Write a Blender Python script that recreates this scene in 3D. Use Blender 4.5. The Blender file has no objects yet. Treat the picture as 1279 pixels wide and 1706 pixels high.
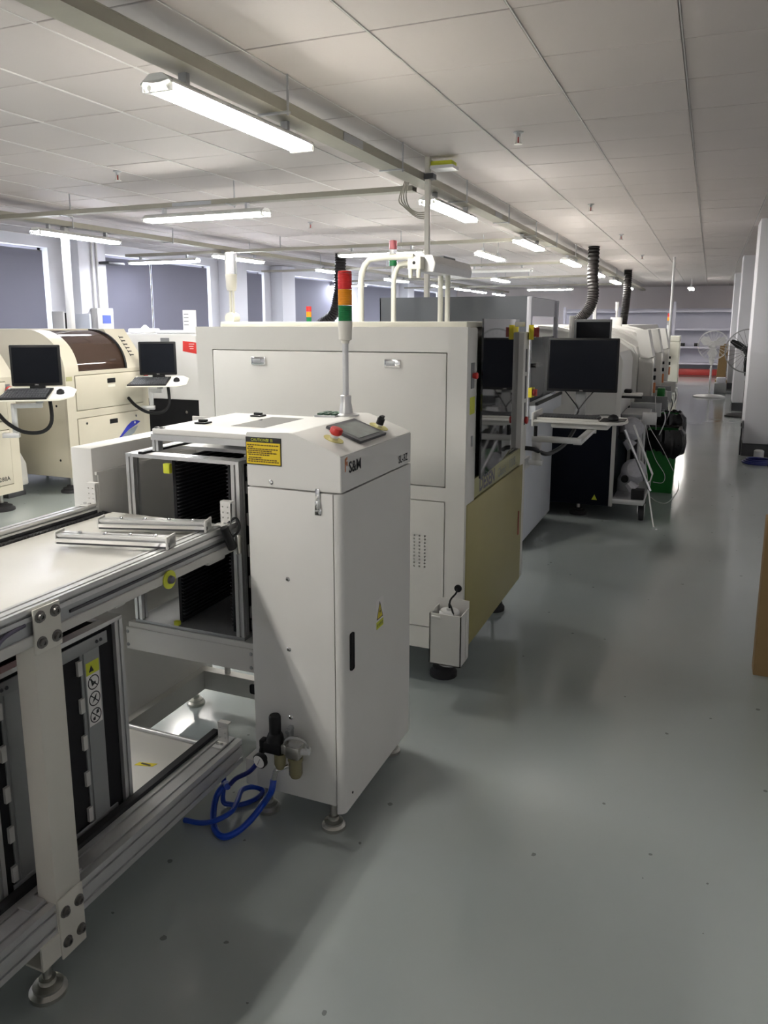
import bpy, bmesh, math, random
from mathutils import Vector, Matrix
random.seed(7)
S = bpy.context.scene
COL = S.collection
# ------------------------------------------------------------------ camera
H = 1.58
PITCH, YAW = math.radians(10.582), math.radians(22.553)
FPX, PCX, PCY = 1290.0, 640.0, 780.0          # focal length and principal point in 1279x1706 pixels
cd = bpy.data.cameras.new('camera'); cam = bpy.data.objects.new('camera', cd); COL.objects.link(cam)
cam.location = (0, 0, H); cam.rotation_euler = (math.pi/2 - PITCH, 0, YAW)
cd.sensor_fit = 'VERTICAL'; cd.sensor_height = 36.0; cd.sensor_width = 27.0
cd.lens = 36.0*FPX/1706.0; cd.shift_y = -(853.0-PCY)/1706.0
cd.clip_start = 0.05; cd.clip_end = 200
S.camera = cam
# ------------------------------------------------------------------ world, exposure
w = bpy.data.worlds.new('sky'); S.world = w; w.use_nodes = True
wb = w.node_tree.nodes['Background']; wb.inputs[0].default_value = (0.86, 0.93, 1.0, 1); wb.inputs[1].default_value = 3.0
S.view_settings.view_transform = 'Standard'; S.view_settings.look = 'None'
S.view_settings.gamma = 1.0; S.view_settings.use_curve_mapping = False
S.view_settings.exposure = 0.92
TUBE_POWER = 72.0
# pixel helpers: a pixel gives a direction, the plane it touches gives the distance
_F = Vector((-math.sin(YAW)*math.cos(PITCH), math.cos(YAW)*math.cos(PITCH), -math.sin(PITCH)))
_R = Vector((math.cos(YAW), math.sin(YAW), 0)); _U = _R.cross(_F); _C = Vector((0, 0, H))
def ray(x, y): return _F*FPX + _R*(x-PCX) - _U*(y-PCY)
def onplane(x, y, p, n):
    d = ray(x, y); n = Vector(n); return _C + d*((Vector(p)-_C).dot(n)/d.dot(n))
def onx(x, y, X): return onplane(x, y, (X, 0, 0), (1, 0, 0))
def ony(x, y, Y): return onplane(x, y, (0, Y, 0), (0, 1, 0))
def onz(x, y, Z): return onplane(x, y, (0, 0, Z), (0, 0, 1))
def depth_px(p):
    v = Vector(p)-_C; z = v.dot(_F)
    if z < 0.2: return None
    return (PCX+FPX*v.dot(_R)/z, PCY-FPX*v.dot(_U)/z, z)
# ------------------------------------------------------------------ materials
MATS = {}
def mat(name, col, rough=0.5, metal=0.0, var=0.05, scale=6.0, bump=0.0, emit=None, power=0.0, coat=0.0, trans=0.0, alpha=1.0, ior=1.45, spec=0.5):
    m = bpy.data.materials.new(name); m.use_nodes = True
    nt = m.node_tree; N, L = nt.nodes, nt.links
    b = N['Principled BSDF']
    b.inputs['Roughness'].default_value = rough; b.inputs['Metallic'].default_value = metal
    b.inputs['IOR'].default_value = ior; b.inputs['Specular IOR Level'].default_value = spec
    b.inputs['Coat Weight'].default_value = coat; b.inputs['Transmission Weight'].default_value = trans
    b.inputs['Alpha'].default_value = alpha
    c = (*col, 1)
    tc = N.new('ShaderNodeTexCoord')
    nz = N.new('ShaderNodeTexNoise'); nz.inputs['Scale'].default_value = scale; nz.inputs['Detail'].default_value = 3
    L.new(tc.outputs['Object'], nz.inputs['Vector'])
    mx = N.new('ShaderNodeMix'); mx.data_type = 'RGBA'
    mx.inputs[6].default_value = tuple(max(0, v*(1-var)) for v in col)+(1,)
    mx.inputs[7].default_value = tuple(min(1, v*(1+var)) for v in col)+(1,)
    L.new(nz.outputs['Fac'], mx.inputs[0]); L.new(mx.outputs[2], b.inputs['Base Color'])
    if bump:
        n2 = N.new('ShaderNodeTexNoise'); n2.inputs['Scale'].default_value = 240
        L.new(tc.outputs['Object'], n2.inputs['Vector'])
        bp = N.new('ShaderNodeBump'); bp.inputs['Strength'].default_value = bump; bp.inputs['Distance'].default_value = 0.002
        L.new(n2.outputs['Fac'], bp.inputs['Height']); L.new(bp.outputs[0], b.inputs['Normal'])
    if emit:
        b.inputs['Emission Color'].default_value = (*emit, 1); b.inputs['Emission Strength'].default_value = power
    MATS[name] = m; return m
mat('white_paint', (0.72, 0.71, 0.68), 0.42, var=0.02)
mat('grey_white', (0.60, 0.59, 0.56), 0.45, var=0.02)
mat('post_paint', (0.66, 0.64, 0.57), 0.45, var=0.04)
mat('cream', (0.77, 0.755, 0.66), 0.42, var=0.03)
mat('beige', (0.58, 0.54, 0.435), 0.45, var=0.03)
mat('printer_white', (0.72, 0.71, 0.675), 0.42, var=0.02)
mat('cool_white', (0.66, 0.69, 0.74), 0.4, var=0.02)
mat('wall_paint', (0.63, 0.63, 0.665), 0.6, var=0.03, scale=1.5)
mat('far_paint', (0.60, 0.55, 0.55), 0.7, var=0.03, scale=1)
mat('tile', (0.50, 0.46, 0.445), 0.65, var=0.03, scale=3, bump=0.06)
mat('grid_bar', (0.66, 0.65, 0.63), 0.4, var=0.02)
mat('void', (0.05, 0.05, 0.05), 0.8)
mat('alu', (0.66, 0.66, 0.66), 0.36, 0.65, var=0.06, scale=30)
mat('alu_dull', (0.42, 0.43, 0.44), 0.45, 0.6, var=0.08, scale=20)
mat('zinc', (0.55, 0.54, 0.50), 0.3, 1.0, var=0.1)
mat('bolt_steel', (0.22, 0.21, 0.20), 0.3, 0.8, var=0.1)
mat('chrome', (0.75, 0.75, 0.75), 0.14, 1.0, var=0.03)
mat('black', (0.010, 0.010, 0.011), 0.45, var=0.1, spec=0.3)
mat('black_matte', (0.010, 0.010, 0.012), 0.85, var=0.1)
mat('comb_rib', (0.05, 0.05, 0.055), 0.4, var=0.1)
mat('rubber', (0.022, 0.022, 0.024), 0.75, var=0.2, scale=20)
mat('dark_grey', (0.06, 0.062, 0.068), 0.5, var=0.1)
mat('mid_grey', (0.20, 0.205, 0.21), 0.5, var=0.06)
mat('navy', (0.003, 0.005, 0.012), 0.5, var=0.1, spec=0.15)
mat('gold', (0.36, 0.32, 0.13), 0.38, 0.15, var=0.05)
mat('gold_strip', (0.42, 0.41, 0.21), 0.38, 0.15, var=0.05)
mat('plate_grey', (0.33, 0.34, 0.34), 0.4, 0.4, var=0.05)
mat('trunk', (0.34, 0.325, 0.27), 0.5, 0.1, var=0.06, scale=10)
mat('table_top', (0.66, 0.645, 0.60), 0.35, var=0.04, scale=8)
mat('hood_grey', (0.13, 0.14, 0.155), 0.22, var=0.06, scale=2)
mat('hood_pale', (0.62, 0.62, 0.68), 0.3, var=0.03)
mat('dark_glass', (0.010, 0.010, 0.013), 0.04, var=0.05, coat=0.4, ior=1.6)
mat('smoke_glass', (0.050, 0.030, 0.022), 0.06, var=0.15, scale=1.5, ior=1.5)
mat('screen', (0.006, 0.007, 0.010), 0.25, var=0.1, spec=0.12)
mat('lcd', (0.20, 0.215, 0.205), 0.22, var=0.25, scale=30)
mat('red', (0.55, 0.035, 0.03), 0.4, var=0.08)
mat('red_dark', (0.28, 0.03, 0.025), 0.45, var=0.1)
mat('orange_mark', (0.65, 0.22, 0.08), 0.5)
mat('yellow', (0.72, 0.60, 0.03), 0.45, var=0.06)
mat('caution_yellow', (0.75, 0.55, 0.02), 0.5, var=0.04)
mat('lime', (0.62, 0.66, 0.05), 0.5, var=0.06)
mat('yellow_ring', (0.55, 0.50, 0.16), 0.35, 0.2)
mat('ink', (0.02, 0.02, 0.022), 0.6)
mat('ink_brown', (0.12, 0.07, 0.01), 0.6)
mat('paper', (0.78, 0.76, 0.74), 0.6, var=0.03)
mat('logo_blue', (0.02, 0.03, 0.36), 0.4)
mat('logo_grey', (0.25, 0.28, 0.30), 0.4)
mat('logo_purple', (0.13, 0.12, 0.17), 0.5)
mat('hose_blue', (0.008, 0.055, 0.42), 0.28, var=0.1)
mat('hose_navy', (0.012, 0.02, 0.16), 0.3, var=0.1)
mat('bowl', (0.40, 0.36, 0.20), 0.15, var=0.1, trans=0.5)
mat('key_green', (0.02, 0.07, 0.04), 0.5)
mat('lens_red', (0.75, 0.035, 0.03), 0.25, var=0.1, scale=40, trans=0.15)
mat('lens_amber', (0.85, 0.32, 0.01), 0.25, var=0.1, scale=40, trans=0.15)
mat('lens_green', (0.01, 0.20, 0.055), 0.25, var=0.1, scale=40, trans=0.15)
mat('lens_clear', (0.86, 0.86, 0.84), 0.25, trans=0.75)
mat('lens_pink', (0.55, 0.16, 0.18), 0.3, trans=0.3)
mat('tower_body', (0.68, 0.66, 0.60), 0.4)
mat('bin_green', (0.008, 0.16, 0.022), 0.35, var=0.08)
mat('bag', (0.010, 0.010, 0.012), 0.25, var=0.3, scale=40)
mat('cardboard', (0.21, 0.135, 0.058), 0.8, var=0.08, scale=12)
mat('blind', (0.17, 0.17, 0.215), 0.75, var=0.05, scale=1.2)
mat('duct', (0.014, 0.012, 0.012), 0.5, var=0.2, spec=0.25)
mat('bag_clear', (0.42, 0.42, 0.46), 0.4, var=0.2, scale=30)
mat('shelf_paint', (0.50, 0.49, 0.56), 0.5, var=0.03)
mat('red_mat', (0.14, 0.04, 0.036), 0.6, var=0.1)
mat('fan_white', (0.68, 0.68, 0.68), 0.4)
mat('mouse_pad', (0.75, 0.75, 0.78), 0.5, var=0.1, scale=60)
mat('panel_blue', (0.10, 0.14, 0.42), 0.3, var=0.2)
mat('holder', (0.80, 0.80, 0.78), 0.3)
mat('tube_warm', (0.9, 0.9, 0.9), 0.4, emit=(1.0, 0.965, 0.90), power=TUBE_POWER)
mat('tube_cool', (0.9, 0.9, 0.9), 0.4, emit=(0.86, 0.89, 1.0), power=TUBE_POWER*0.75)
# floor: grey-green epoxy with faint clouding and small dark scuffs
def floor_material():
    m = bpy.data.materials.new('epoxy_floor'); m.use_nodes = True; N, L = m.node_tree.nodes, m.node_tree.links
    b = N['Principled BSDF']; tc = N.new('ShaderNodeTexCoord')
    n1 = N.new('ShaderNodeTexNoise'); n1.inputs['Scale'].default_value = 0.9; n1.inputs['Detail'].default_value = 4
    L.new(tc.outputs['Object'], n1.inputs['Vector'])
    r1 = N.new('ShaderNodeValToRGB'); r1.color_ramp.elements[0].position = 0.3; r1.color_ramp.elements[1].position = 0.75
    r1.color_ramp.elements[0].color = (0.328, 0.365, 0.358, 1); r1.color_ramp.elements[1].color = (0.375, 0.410, 0.402, 1)
    L.new(n1.outputs['Fac'], r1.inputs[0])
    v = N.new('ShaderNodeTexVoronoi'); v.inputs['Scale'].default_value = 6.0; v.inputs['Randomness'].default_value = 1.0; v.voronoi_dimensions = '2D'
    n2 = N.new('ShaderNodeTexNoise'); n2.inputs['Scale'].default_value = 60
    va = N.new('ShaderNodeVectorMath'); va.operation = 'MULTIPLY_ADD'; va.inputs[1].default_value = (0.012,)*3
    L.new(tc.outputs['Object'], n2.inputs['Vector']); L.new(n2.outputs['Color'], va.inputs[0]); L.new(tc.outputs['Object'], va.inputs[2])
    L.new(va.outputs[0], v.inputs['Vector'])
    # only some cells carry a scuff
    sep = N.new('ShaderNodeSeparateColor'); L.new(v.outputs['Color'], sep.inputs[0])
    lt = N.new('ShaderNodeMath'); lt.operation = 'MULTIPLY'; lt.inputs[1].default_value = 0.22; L.new(sep.outputs[0], lt.inputs[0])
    sb = N.new('ShaderNodeMath'); sb.operation = 'SUBTRACT'; sb.inputs[1].default_value = 0.165; L.new(lt.outputs[0], sb.inputs[0])
    cmp_ = N.new('ShaderNodeMath'); cmp_.operation = 'LESS_THAN'; L.new(v.outputs['Distance'], cmp_.inputs[0]); L.new(sb.outputs[0], cmp_.inputs[1])
    f = N.new('ShaderNodeMath'); f.operation = 'MULTIPLY'; f.inputs[1].default_value = 0.6; L.new(cmp_.outputs[0], f.inputs[0])
    mx = N.new('ShaderNodeMix'); mx.data_type = 'RGBA'; mx.inputs[7].default_value = (0.07, 0.072, 0.07, 1)
    L.new(f.outputs[0], mx.inputs[0]); L.new(r1.outputs[0], mx.inputs[6]); L.new(mx.outputs[2], b.inputs['Base Color'])
    rr = N.new('ShaderNodeMapRange'); rr.inputs[3].default_value = 0.09; rr.inputs[4].default_value = 0.17; b.inputs['IOR'].default_value = 1.6
    L.new(n1.outputs['Fac'], rr.inputs[0]); L.new(rr.outputs[0], b.inputs['Roughness'])
    n3 = N.new('ShaderNodeTexNoise'); n3.inputs['Scale'].default_value = 14; L.new(tc.outputs['Object'], n3.inputs['Vector'])
    bp = N.new('ShaderNodeBump'); bp.inputs['Strength'].default_value = 0.05; bp.inputs['Distance'].default_value = 0.003
    L.new(n3.outputs['Fac'], bp.inputs['Height']); L.new(bp.outputs[0], b.inputs['Normal'])
    MATS['epoxy_floor'] = m
floor_material()
# ------------------------------------------------------------------ mesh builder
class P:
    def __init__(s): s.bm = bmesh.new()
    def box(s, x0, x1, y0, y1, z0, z1, bev=0.0, seg=2):
        x0, x1 = min(x0, x1), max(x0, x1); y0, y1 = min(y0, y1), max(y0, y1); z0, z1 = min(z0, z1), max(z0, z1)
        v = [s.bm.verts.new(c) for c in ((x0,y0,z0),(x1,y0,z0),(x1,y1,z0),(x0,y1,z0),(x0,y0,z1),(x1,y0,z1),(x1,y1,z1),(x0,y1,z1))]
        fs = [s.bm.faces.new([v[i] for i in q]) for q in ((3,2,1,0),(4,5,6,7),(0,1,5,4),(1,2,6,5),(2,3,7,6),(3,0,4,7))]
        if bev > 0:
            es = list({e for f in fs for e in f.edges})
            bmesh.ops.bevel(s.bm, geom=es, offset=bev, segments=seg, affect='EDGES', profile=0.5)
        return s
    def obox(s, c, ax, ay, az):      # oriented box: centre and three half-axis vectors
        c, ax, ay, az = map(Vector, (c, ax, ay, az))
        v = [s.bm.verts.new(c+ax*i+ay*j+az*k) for k in (-1,1) for j in (-1,1) for i in (-1,1)]
        for q in ((0,2,3,1),(4,5,7,6),(0,1,5,4),(1,3,7,5),(3,2,6,7),(2,0,4,6)): s.bm.faces.new([v[i] for i in q])
        return s
    def poly(s, pts, vec):
        vec = Vector(vec); a = [s.bm.verts.new(p) for p in pts]; b = [s.bm.verts.new(Vector(p)+vec) for p in pts]
        n = len(pts); s.bm.faces.new(a[::-1]); s.bm.faces.new(b)
        for i in range(n): s.bm.faces.new((a[i], a[(i+1)%n], b[(i+1)%n], b[i]))
        return s
    def prism(s, axis, pts, lo, hi, bev=0.0):
        f = {'x': lambda u,v: (lo,u,v), 'y': lambda u,v: (u,lo,v), 'z': lambda u,v: (u,v,lo)}[axis]
        vec = {'x': (hi-lo,0,0), 'y': (0,hi-lo,0), 'z': (0,0,hi-lo)}[axis]
        n0 = set(s.bm.edges)
        s.poly([f(*p) for p in pts], vec)
        if bev:
            bmesh.ops.bevel(s.bm, geom=[e for e in s.bm.edges if e not in n0], offset=bev, segments=2, affect='EDGES')
        return s
    def cyl(s, a, b, r, r2=None, n=16):
        a, b = Vector(a), Vector(b); r2 = r if r2 is None else r2
        d = (b-a).normalized(); t = Vector((0,0,1)) if abs(d.z) < 0.9 else Vector((1,0,0))
        u = d.cross(t).normalized(); w_ = d.cross(u)
        def ring(c, rr): return [s.bm.verts.new(c+(u*math.cos(6.28318530718*i/n)+w_*math.sin(6.28318530718*i/n))*rr) for i in range(n)]
        A, B = ring(a, r), ring(b, r2)
        s.bm.faces.new(A); s.bm.faces.new(B[::-1])
        for i in range(n): s.bm.faces.new((A[i], B[i], B[(i+1)%n], A[(i+1)%n]))
        return s
    def lathe(s, prof, c, axis=(0,0,1), n=20):     # prof: (radius, height) along axis
        c = Vector(c); d = Vector(axis).normalized(); t = Vector((0,0,1)) if abs(d.z) < 0.9 else Vector((1,0,0))
        u = d.cross(t).normalized(); w_ = d.cross(u); R_ = []
        for r, h in prof:
            R_.append([s.bm.verts.new(c+d*h+(u*math.cos(6.28318530718*i/n)+w_*math.sin(6.28318530718*i/n))*max(r, 1e-4)) for i in range(n)])
        s.bm.faces.new(R_[0]); s.bm.faces.new(R_[-1][::-1])
        for A, B in zip(R_, R_[1:]):
            for i in range(n): s.bm.faces.new((A[i], B[i], B[(i+1)%n], A[(i+1)%n]))
        return s
    def tube(s, pts, r, n=8, sub=5, smooth=True):
        pts = [Vector(p) for p in pts]
        if smooth and len(pts) > 2:
            q = [pts[0]]+pts+[pts[-1]]; out = []
            for i in range(1, len(q)-2):
                for k in range(sub):
                    t = k/sub; a, b, c, d = q[i-1], q[i], q[i+1], q[i+2]
                    out.append(0.5*((2*b)+(c-a)*t+(2*a-5*b+4*c-d)*t*t+(3*b-a-3*c+d)*t**3))
            out.append(pts[-1]); pts = out
        rings = []; u = None
        for i, p in enumerate(pts):
            d = (pts[min(i+1, len(pts)-1)]-pts[max(i-1, 0)]).normalized()
            if u is None:
                t = Vector((0,0,1)) if abs(d.z) < 0.9 else Vector((1,0,0)); u = d.cross(t).normalized()
            u = (u-d*u.dot(d)).normalized(); w_ = d.cross(u)
            rr = r(i/(len(pts)-1)) if callable(r) else r
            rings.append([s.bm.verts.new(p+(u*math.cos(6.28318530718*k/n)+w_*math.sin(6.28318530718*k/n))*rr) for k in range(n)])
        s.bm.faces.new(rings[0]); s.bm.faces.new(rings[-1][::-1])
        for A, B in zip(rings, rings[1:]):
            for k in range(n): s.bm.faces.new((A[k], B[k], B[(k+1)%n], A[(k+1)%n]))
        return s
def text_into(p, txt, origin, ux, uy, size, depth=0.0006, align='LEFT', sx=1.0, bold=0.0):
    cu = bpy.data.curves.new('t', 'FONT'); cu.body = txt; cu.size = 1.0; cu.align_x = align; cu.resolution_u = 2; cu.offset = bold
    o = bpy.data.objects.new('t', cu); COL.objects.link(o)
    me = bpy.data.meshes.new_from_object(o.evaluated_get(bpy.context.evaluated_depsgraph_get()))
    ux, uy = Vector(ux).normalized(), Vector(uy).normalized(); nn = ux.cross(uy)
    o3 = Vector(origin)+nn*depth
    vs = [p.bm.verts.new(o3+ux*(v.co.x*size*sx)+uy*(v.co.y*size)) for v in me.vertices]
    for f in me.polygons:
        try: p.bm.faces.new([vs[i] for i in f.vertices])
        except ValueError: pass
    bpy.data.objects.remove(o); bpy.data.curves.remove(cu); bpy.data.meshes.remove(me)
    return p
MW, KIDS = {}, {}
def tag(o, label=None, cat=None, group=None, kind=None):
    if label: o['label'] = label
    if cat: o['category'] = cat
    if group: o['group'] = group
    if kind: o['kind'] = kind
    return o
def mesh_of(name, p, m, shift=None, flat=False):
    me = bpy.data.meshes.new(name)
    bmesh.ops.recalc_face_normals(p.bm, faces=p.bm.faces)
    if shift is not None: p.bm.transform(shift)
    p.bm.to_mesh(me); p.bm.free()
    me.materials.append(MATS[m] if isinstance(m, str) else m)
    if not flat:
        me.polygons.foreach_set('use_smooth', [True]*len(me.polygons)); me.set_sharp_from_angle(angle=math.radians(32))
    return me
def part(name, p, m, parent, label=None, kind=None, flat=False):
    me = mesh_of(name, p, m, MW[parent.name].inverted(), flat)
    o = bpy.data.objects.new(name, me); COL.objects.link(o); o.parent = parent; MW[o.name] = MW[parent.name]; KIDS.setdefault(parent.name, []).append(o)
    return tag(o, label, None, None, kind)
def thing(name, label, cat, loc=(0,0,0), rz=0.0, group=None):
    o = bpy.data.objects.new(name, None); COL.objects.link(o); o.empty_display_size = 0.1
    o.location = loc; o.rotation_euler = (0, 0, rz); MW[o.name] = Matrix.Translation(loc) @ Matrix.Rotation(rz, 4, 'Z')
    return tag(o, label, cat, group)
def solo(name, p, m, label=None, cat=None, group=None, kind=None):
    vs = [v.co for v in p.bm.verts]
    loc = Vector(((min(v.x for v in vs)+max(v.x for v in vs))/2, (min(v.y for v in vs)+max(v.y for v in vs))/2, min(v.z for v in vs)))
    me = mesh_of(name, p, m, Matrix.Translation(-loc)); o = bpy.data.objects.new(name, me); COL.objects.link(o); o.location = loc
    MW[o.name] = Matrix.Translation(loc)
    return tag(o, label, cat, group, kind)
def struct(name, p, m, label=None): return solo(name, p, m, label, None, None, 'structure')
def copy_tree(o, loc=None, rz=None, label=None, group=None, parent=None):
    c = o.copy(); COL.objects.link(c)
    if parent is not None: c.parent = parent
    if loc is not None: c.location = loc
    if rz is not None: c.rotation_euler = (0, 0, rz)
    if label: c['label'] = label
    if group: c['group'] = group
    MW[c.name] = Matrix.Translation(c.location) @ Matrix.Rotation(c.rotation_euler[2], 4, 'Z') if parent is None else MW[parent.name]
    for ch in list(KIDS.get(o.name, ())): KIDS.setdefault(c.name, []).append(copy_tree(ch, parent=c))
    return c
def slotted(w, h, nw, nh, sl=0.008, dp=0.008):   # outline of an aluminium extrusion, nw slots on top/bottom, nh on the sides
    pts = []
    def side(ax, ay, bx, by, n, nx, ny):
        L_ = math.hypot(bx-ax, by-ay); dx, dy = (bx-ax)/L_, (by-ay)/L_
        pts.append((ax, ay))
        for i in range(n):
            c = L_*(i+0.5)/n
            tw = sl*0.85; lp_ = min(0.002, dp*0.4)          # undercut T-slot
            for t, d in ((c-sl/2, 0), (c-sl/2, lp_), (c-tw, lp_), (c-tw, dp), (c+tw, dp), (c+tw, lp_), (c+sl/2, lp_), (c+sl/2, 0)): pts.append((ax+dx*t+nx*d, ay+dy*t+ny*d))
    side(-w/2, -h/2, w/2, -h/2, nw, 0, 1); side(w/2, -h/2, w/2, h/2, nh, -1, 0)
    side(w/2, h/2, -w/2, h/2, nw, 0, -1); side(-w/2, h/2, -w/2, -h/2, nh, 1, 0)
    return pts
def holed(p, x0, x1, z0, z1, y0, y1, cols, rows, r):   # plate in the XZ plane (y0 front, y1 back) with real through holes at cols x rows
    n = 8; nx, nz = len(cols), len(rows)
    xe = [x0]+[(a+b)/2 for a, b in zip(cols, cols[1:])]+[x1]; ze = [z0]+[(a+b)/2 for a, b in zip(rows, rows[1:])]+[z1]
    for i, cx_ in enumerate(cols):
        for j, cz_ in enumerate(rows):
            a, b, c, d = xe[i], xe[i+1], ze[j], ze[j+1]
            ring = [(cx_+r*math.cos(2*math.pi*(k+0.5)/n), cz_+r*math.sin(2*math.pi*(k+0.5)/n)) for k in range(n)]
            out = []
            for k in range(n):
                u, v = math.cos(2*math.pi*(k+0.5)/n), math.sin(2*math.pi*(k+0.5)/n)
                if abs(u) > abs(v): X_ = b if u > 0 else a; Z_ = (cz_+d)/2 if v > 0 else (cz_+c)/2
                else: Z_ = d if v > 0 else c; X_ = (cx_+b)/2 if u > 0 else (cx_+a)/2
                out.append((X_, Z_))
            corner = {0: (b, d), 2: (a, d), 4: (a, c), 6: (b, c)}
            for y in (y0, y1):
                R_ = [p.bm.verts.new((u, y, v)) for u, v in ring]; O_ = [p.bm.verts.new((u, y, v)) for u, v in out]
                C_ = {k: p.bm.verts.new((q[0], y, q[1])) for k, q in corner.items()}
                for k in range(n):
                    m_ = (k+1) % n
                    p.bm.faces.new([R_[k], O_[k]]+([C_[k]] if k in C_ else [])+[O_[m_], R_[m_]])
                if y == y0: F_ = R_
            for k in range(n): p.bm.faces.new((F_[k], F_[(k+1) % n], R_[(k+1) % n], R_[k]))
    return p
def off(pts, du, dv): return [(u+du, v+dv) for u, v in pts]
# ================================================================== the room
XL, XR, YB, YF, ZC = -8.6, 2.3, -4.2, 27.6, 2.77
struct('floor', P().box(XL-0.3, XR+0.2, YB-0.2, YF+0.2, -0.1, 0.0), 'epoxy_floor')
struct('wall_back', P().box(XL, XR, YB-0.15, YB, 0, ZC+0.2), 'wall_paint')
struct('wall_far', P().box(XL, XR, YF, YF+0.15, 0, ZC+0.2), 'far_paint')
struct('wall_right', P().box(XR, XR+0.15, YB, YF, 0, ZC+0.2), 'wall_paint')
# window wall with openings
WIN = [(1.0, 4.4), (5.4, 8.5), (9.5, 12.35), (13.4, 14.25), (15.3, 17.7), (18.7, 21.6), (22.6, 25.4)]
ZS, ZT = 0.85, 2.62
p = P(); y = YB
for a, b in WIN+[(YF, YF)]:
    if a > y: p.box(XL-0.2, XL, y, a, 0, ZC+0.2)
    y = b
wl = struct('wall_left', p, 'wall_paint')
for i, (a, b) in enumerate(WIN):
    part('sill_wall', P().box(XL-0.2, XL, a, b, 0, ZS), 'wall_paint', wl)
    part('lintel', P().box(XL-0.2, XL, a, b, ZT, ZC+0.2), 'wall_paint', wl)
    fr = P()
    for yy in (a, b-0.05): fr.box(XL-0.18, XL-0.14, yy, yy+0.05, ZS, ZT)
    fr.box(XL-0.18, XL-0.14, a, b, ZS, ZS+0.05); fr.box(XL-0.18, XL-0.14, a, b, ZT-0.05, ZT)
    fr.box(XL-0.18, XL-0.14, (a+b)/2-0.03, (a+b)/2+0.03, ZS, ZT)
    struct('window_%d' % (i+1) + ('_offscreen' if b < 5 else ''), fr, 'shelf_paint')
# roller blinds hang just inside the openings and leave slits of daylight
BL = [(1.05, 4.3, 'blind by the back end'), (5.42, 8.41, 'grey roller blind beside the pillar with the electrical box'),
      (9.51, 10.67, 'grey roller blind right of the electrical box pillar, left one of a pair'), (10.715, 12.26, 'grey roller blind split from its neighbour by a hanging black cord'),
      (13.41, 14.17, 'narrow grey roller blind between two wall piers'), (15.36, 17.6, 'wide grey roller blind behind the black exhaust hose'),
      (18.73, 21.5, 'grey roller blind near the far end of the window wall'), (22.63, 25.3, 'farthest grey roller blind by the end wall')]
for a, b, lab in BL:
    t = thing('roller_blind', lab if lab.startswith(('grey', 'wide', 'narrow', 'far')) else 'grey roller blind over the window nearest the back wall', 'blind', (XL-0.05, (a+b)/2, 0.9), 0, 'roller blinds on the window wall')
    part('fabric', P().box(XL-0.016, XL-0.012, a, b, 0.90, ZT-0.045), 'blind', t)
    part('roller', P().cyl((XL-0.022, a, ZT-0.056), (XL-0.022, b, ZT-0.056), 0.011, n=10), 'mid_grey', t)
    part('bottom_bar', P().box(XL-0.02, XL-0.006, a, b, 0.88, 0.905), 'mid_grey', t)
# piers on the window wall
for y0, y1 in ((8.78, 9.32), (12.6, 13.15), (14.5, 15.05), (17.95, 18.5), (21.85, 22.4)):
    struct('trim_%d' % int(y0), P().box(XL+0.005, XL+0.28, y0, y1, 0, ZC-0.01, 0.004), 'wall_paint')
# pillars along the right of the aisle
for i, y0 in enumerate((10.25, 15.55, 20.8)):
    pl = struct('wall_pillar_%d' % (i+1), P().box(0.45, 1.15, y0, y0+0.7, 0.15, ZC+0.05, 0.012), 'wall_paint')
    part('plinth', P().box(0.445, 1.155, y0-0.006, y0+0.706, 0, 0.15), 'dark_grey', pl)
# ------------------------------------------------------------------ suspended ceiling, one object per tile
T = 0.6; GX, GY = -0.198, 3.19
cl = struct('ceiling', P().box(XL, XR, YB, YF, ZC+0.05, ZC+0.15), 'void')
tiles = []
for i in range(-15, 6):
    for j in range(-13, 42):
        x0, y0 = GX+i*T, GY+j*T
        x0c, x1c, y0c, y1c = max(x0, XL), min(x0+T, XR), max(y0, YB), min(y0+T, YF)
        if x1c-x0c < 0.05 or y1c-y0c < 0.05: continue
        full = abs(x1c-x0c-T) < 1e-6 and abs(y1c-y0c-T) < 1e-6
        q = depth_px(((x0c+x1c)/2, (y0c+y1c)/2, ZC)); area = 0
        if q and -90 < q[0] < 1369 and -90 < q[1] < 560: area = 1e6/q[2]**3
        tiles.append((area if full else 0, x0c, x1c, y0c, y1c))
tiles.sort(reverse=True)
def tile_into(p, x0, x1, y0, y1, g=0.0048): p.box(x0+g, x1-g, y0+g, y1-g, ZC, ZC+0.016)
tp = P(); tp.box(-T/2+0.0048, T/2-0.0048, -T/2+0.0048, T/2-0.0048, 0, 0.016, 0.0025, 1)
tme = mesh_of('ceiling_tile', tp, 'tile')
clm = MW[cl.name].inverted()
rest = P()
for k, (ar, x0, x1, y0, y1) in enumerate(tiles):
    if k < 300 and ar > 0:
        o = bpy.data.objects.new('ceiling_tile', tme); COL.objects.link(o); o.parent = cl
        o.location = clm @ Vector(((x0+x1)/2, (y0+y1)/2, ZC+random.uniform(-0.0015, 0.0015)))
        o.rotation_euler = (random.uniform(-0.002, 0.002), random.uniform(-0.002, 0.002), 0)
    else: tile_into(rest, x0, x1, y0, y1)
part('ceiling_tile_field', rest, 'tile', cl, kind='stuff')
for i in range(-14, 5):                      # aluminium T-bars along the aisle
    x = GX+i*T
    part('grid_bar', P().box(x-0.012, x+0.012, YB, YF, ZC+0.018, ZC+0.03).box(x+0.0008, x+0.0044, YB, YF, ZC-0.005, ZC+0.02), 'grid_bar', cl)
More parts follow.
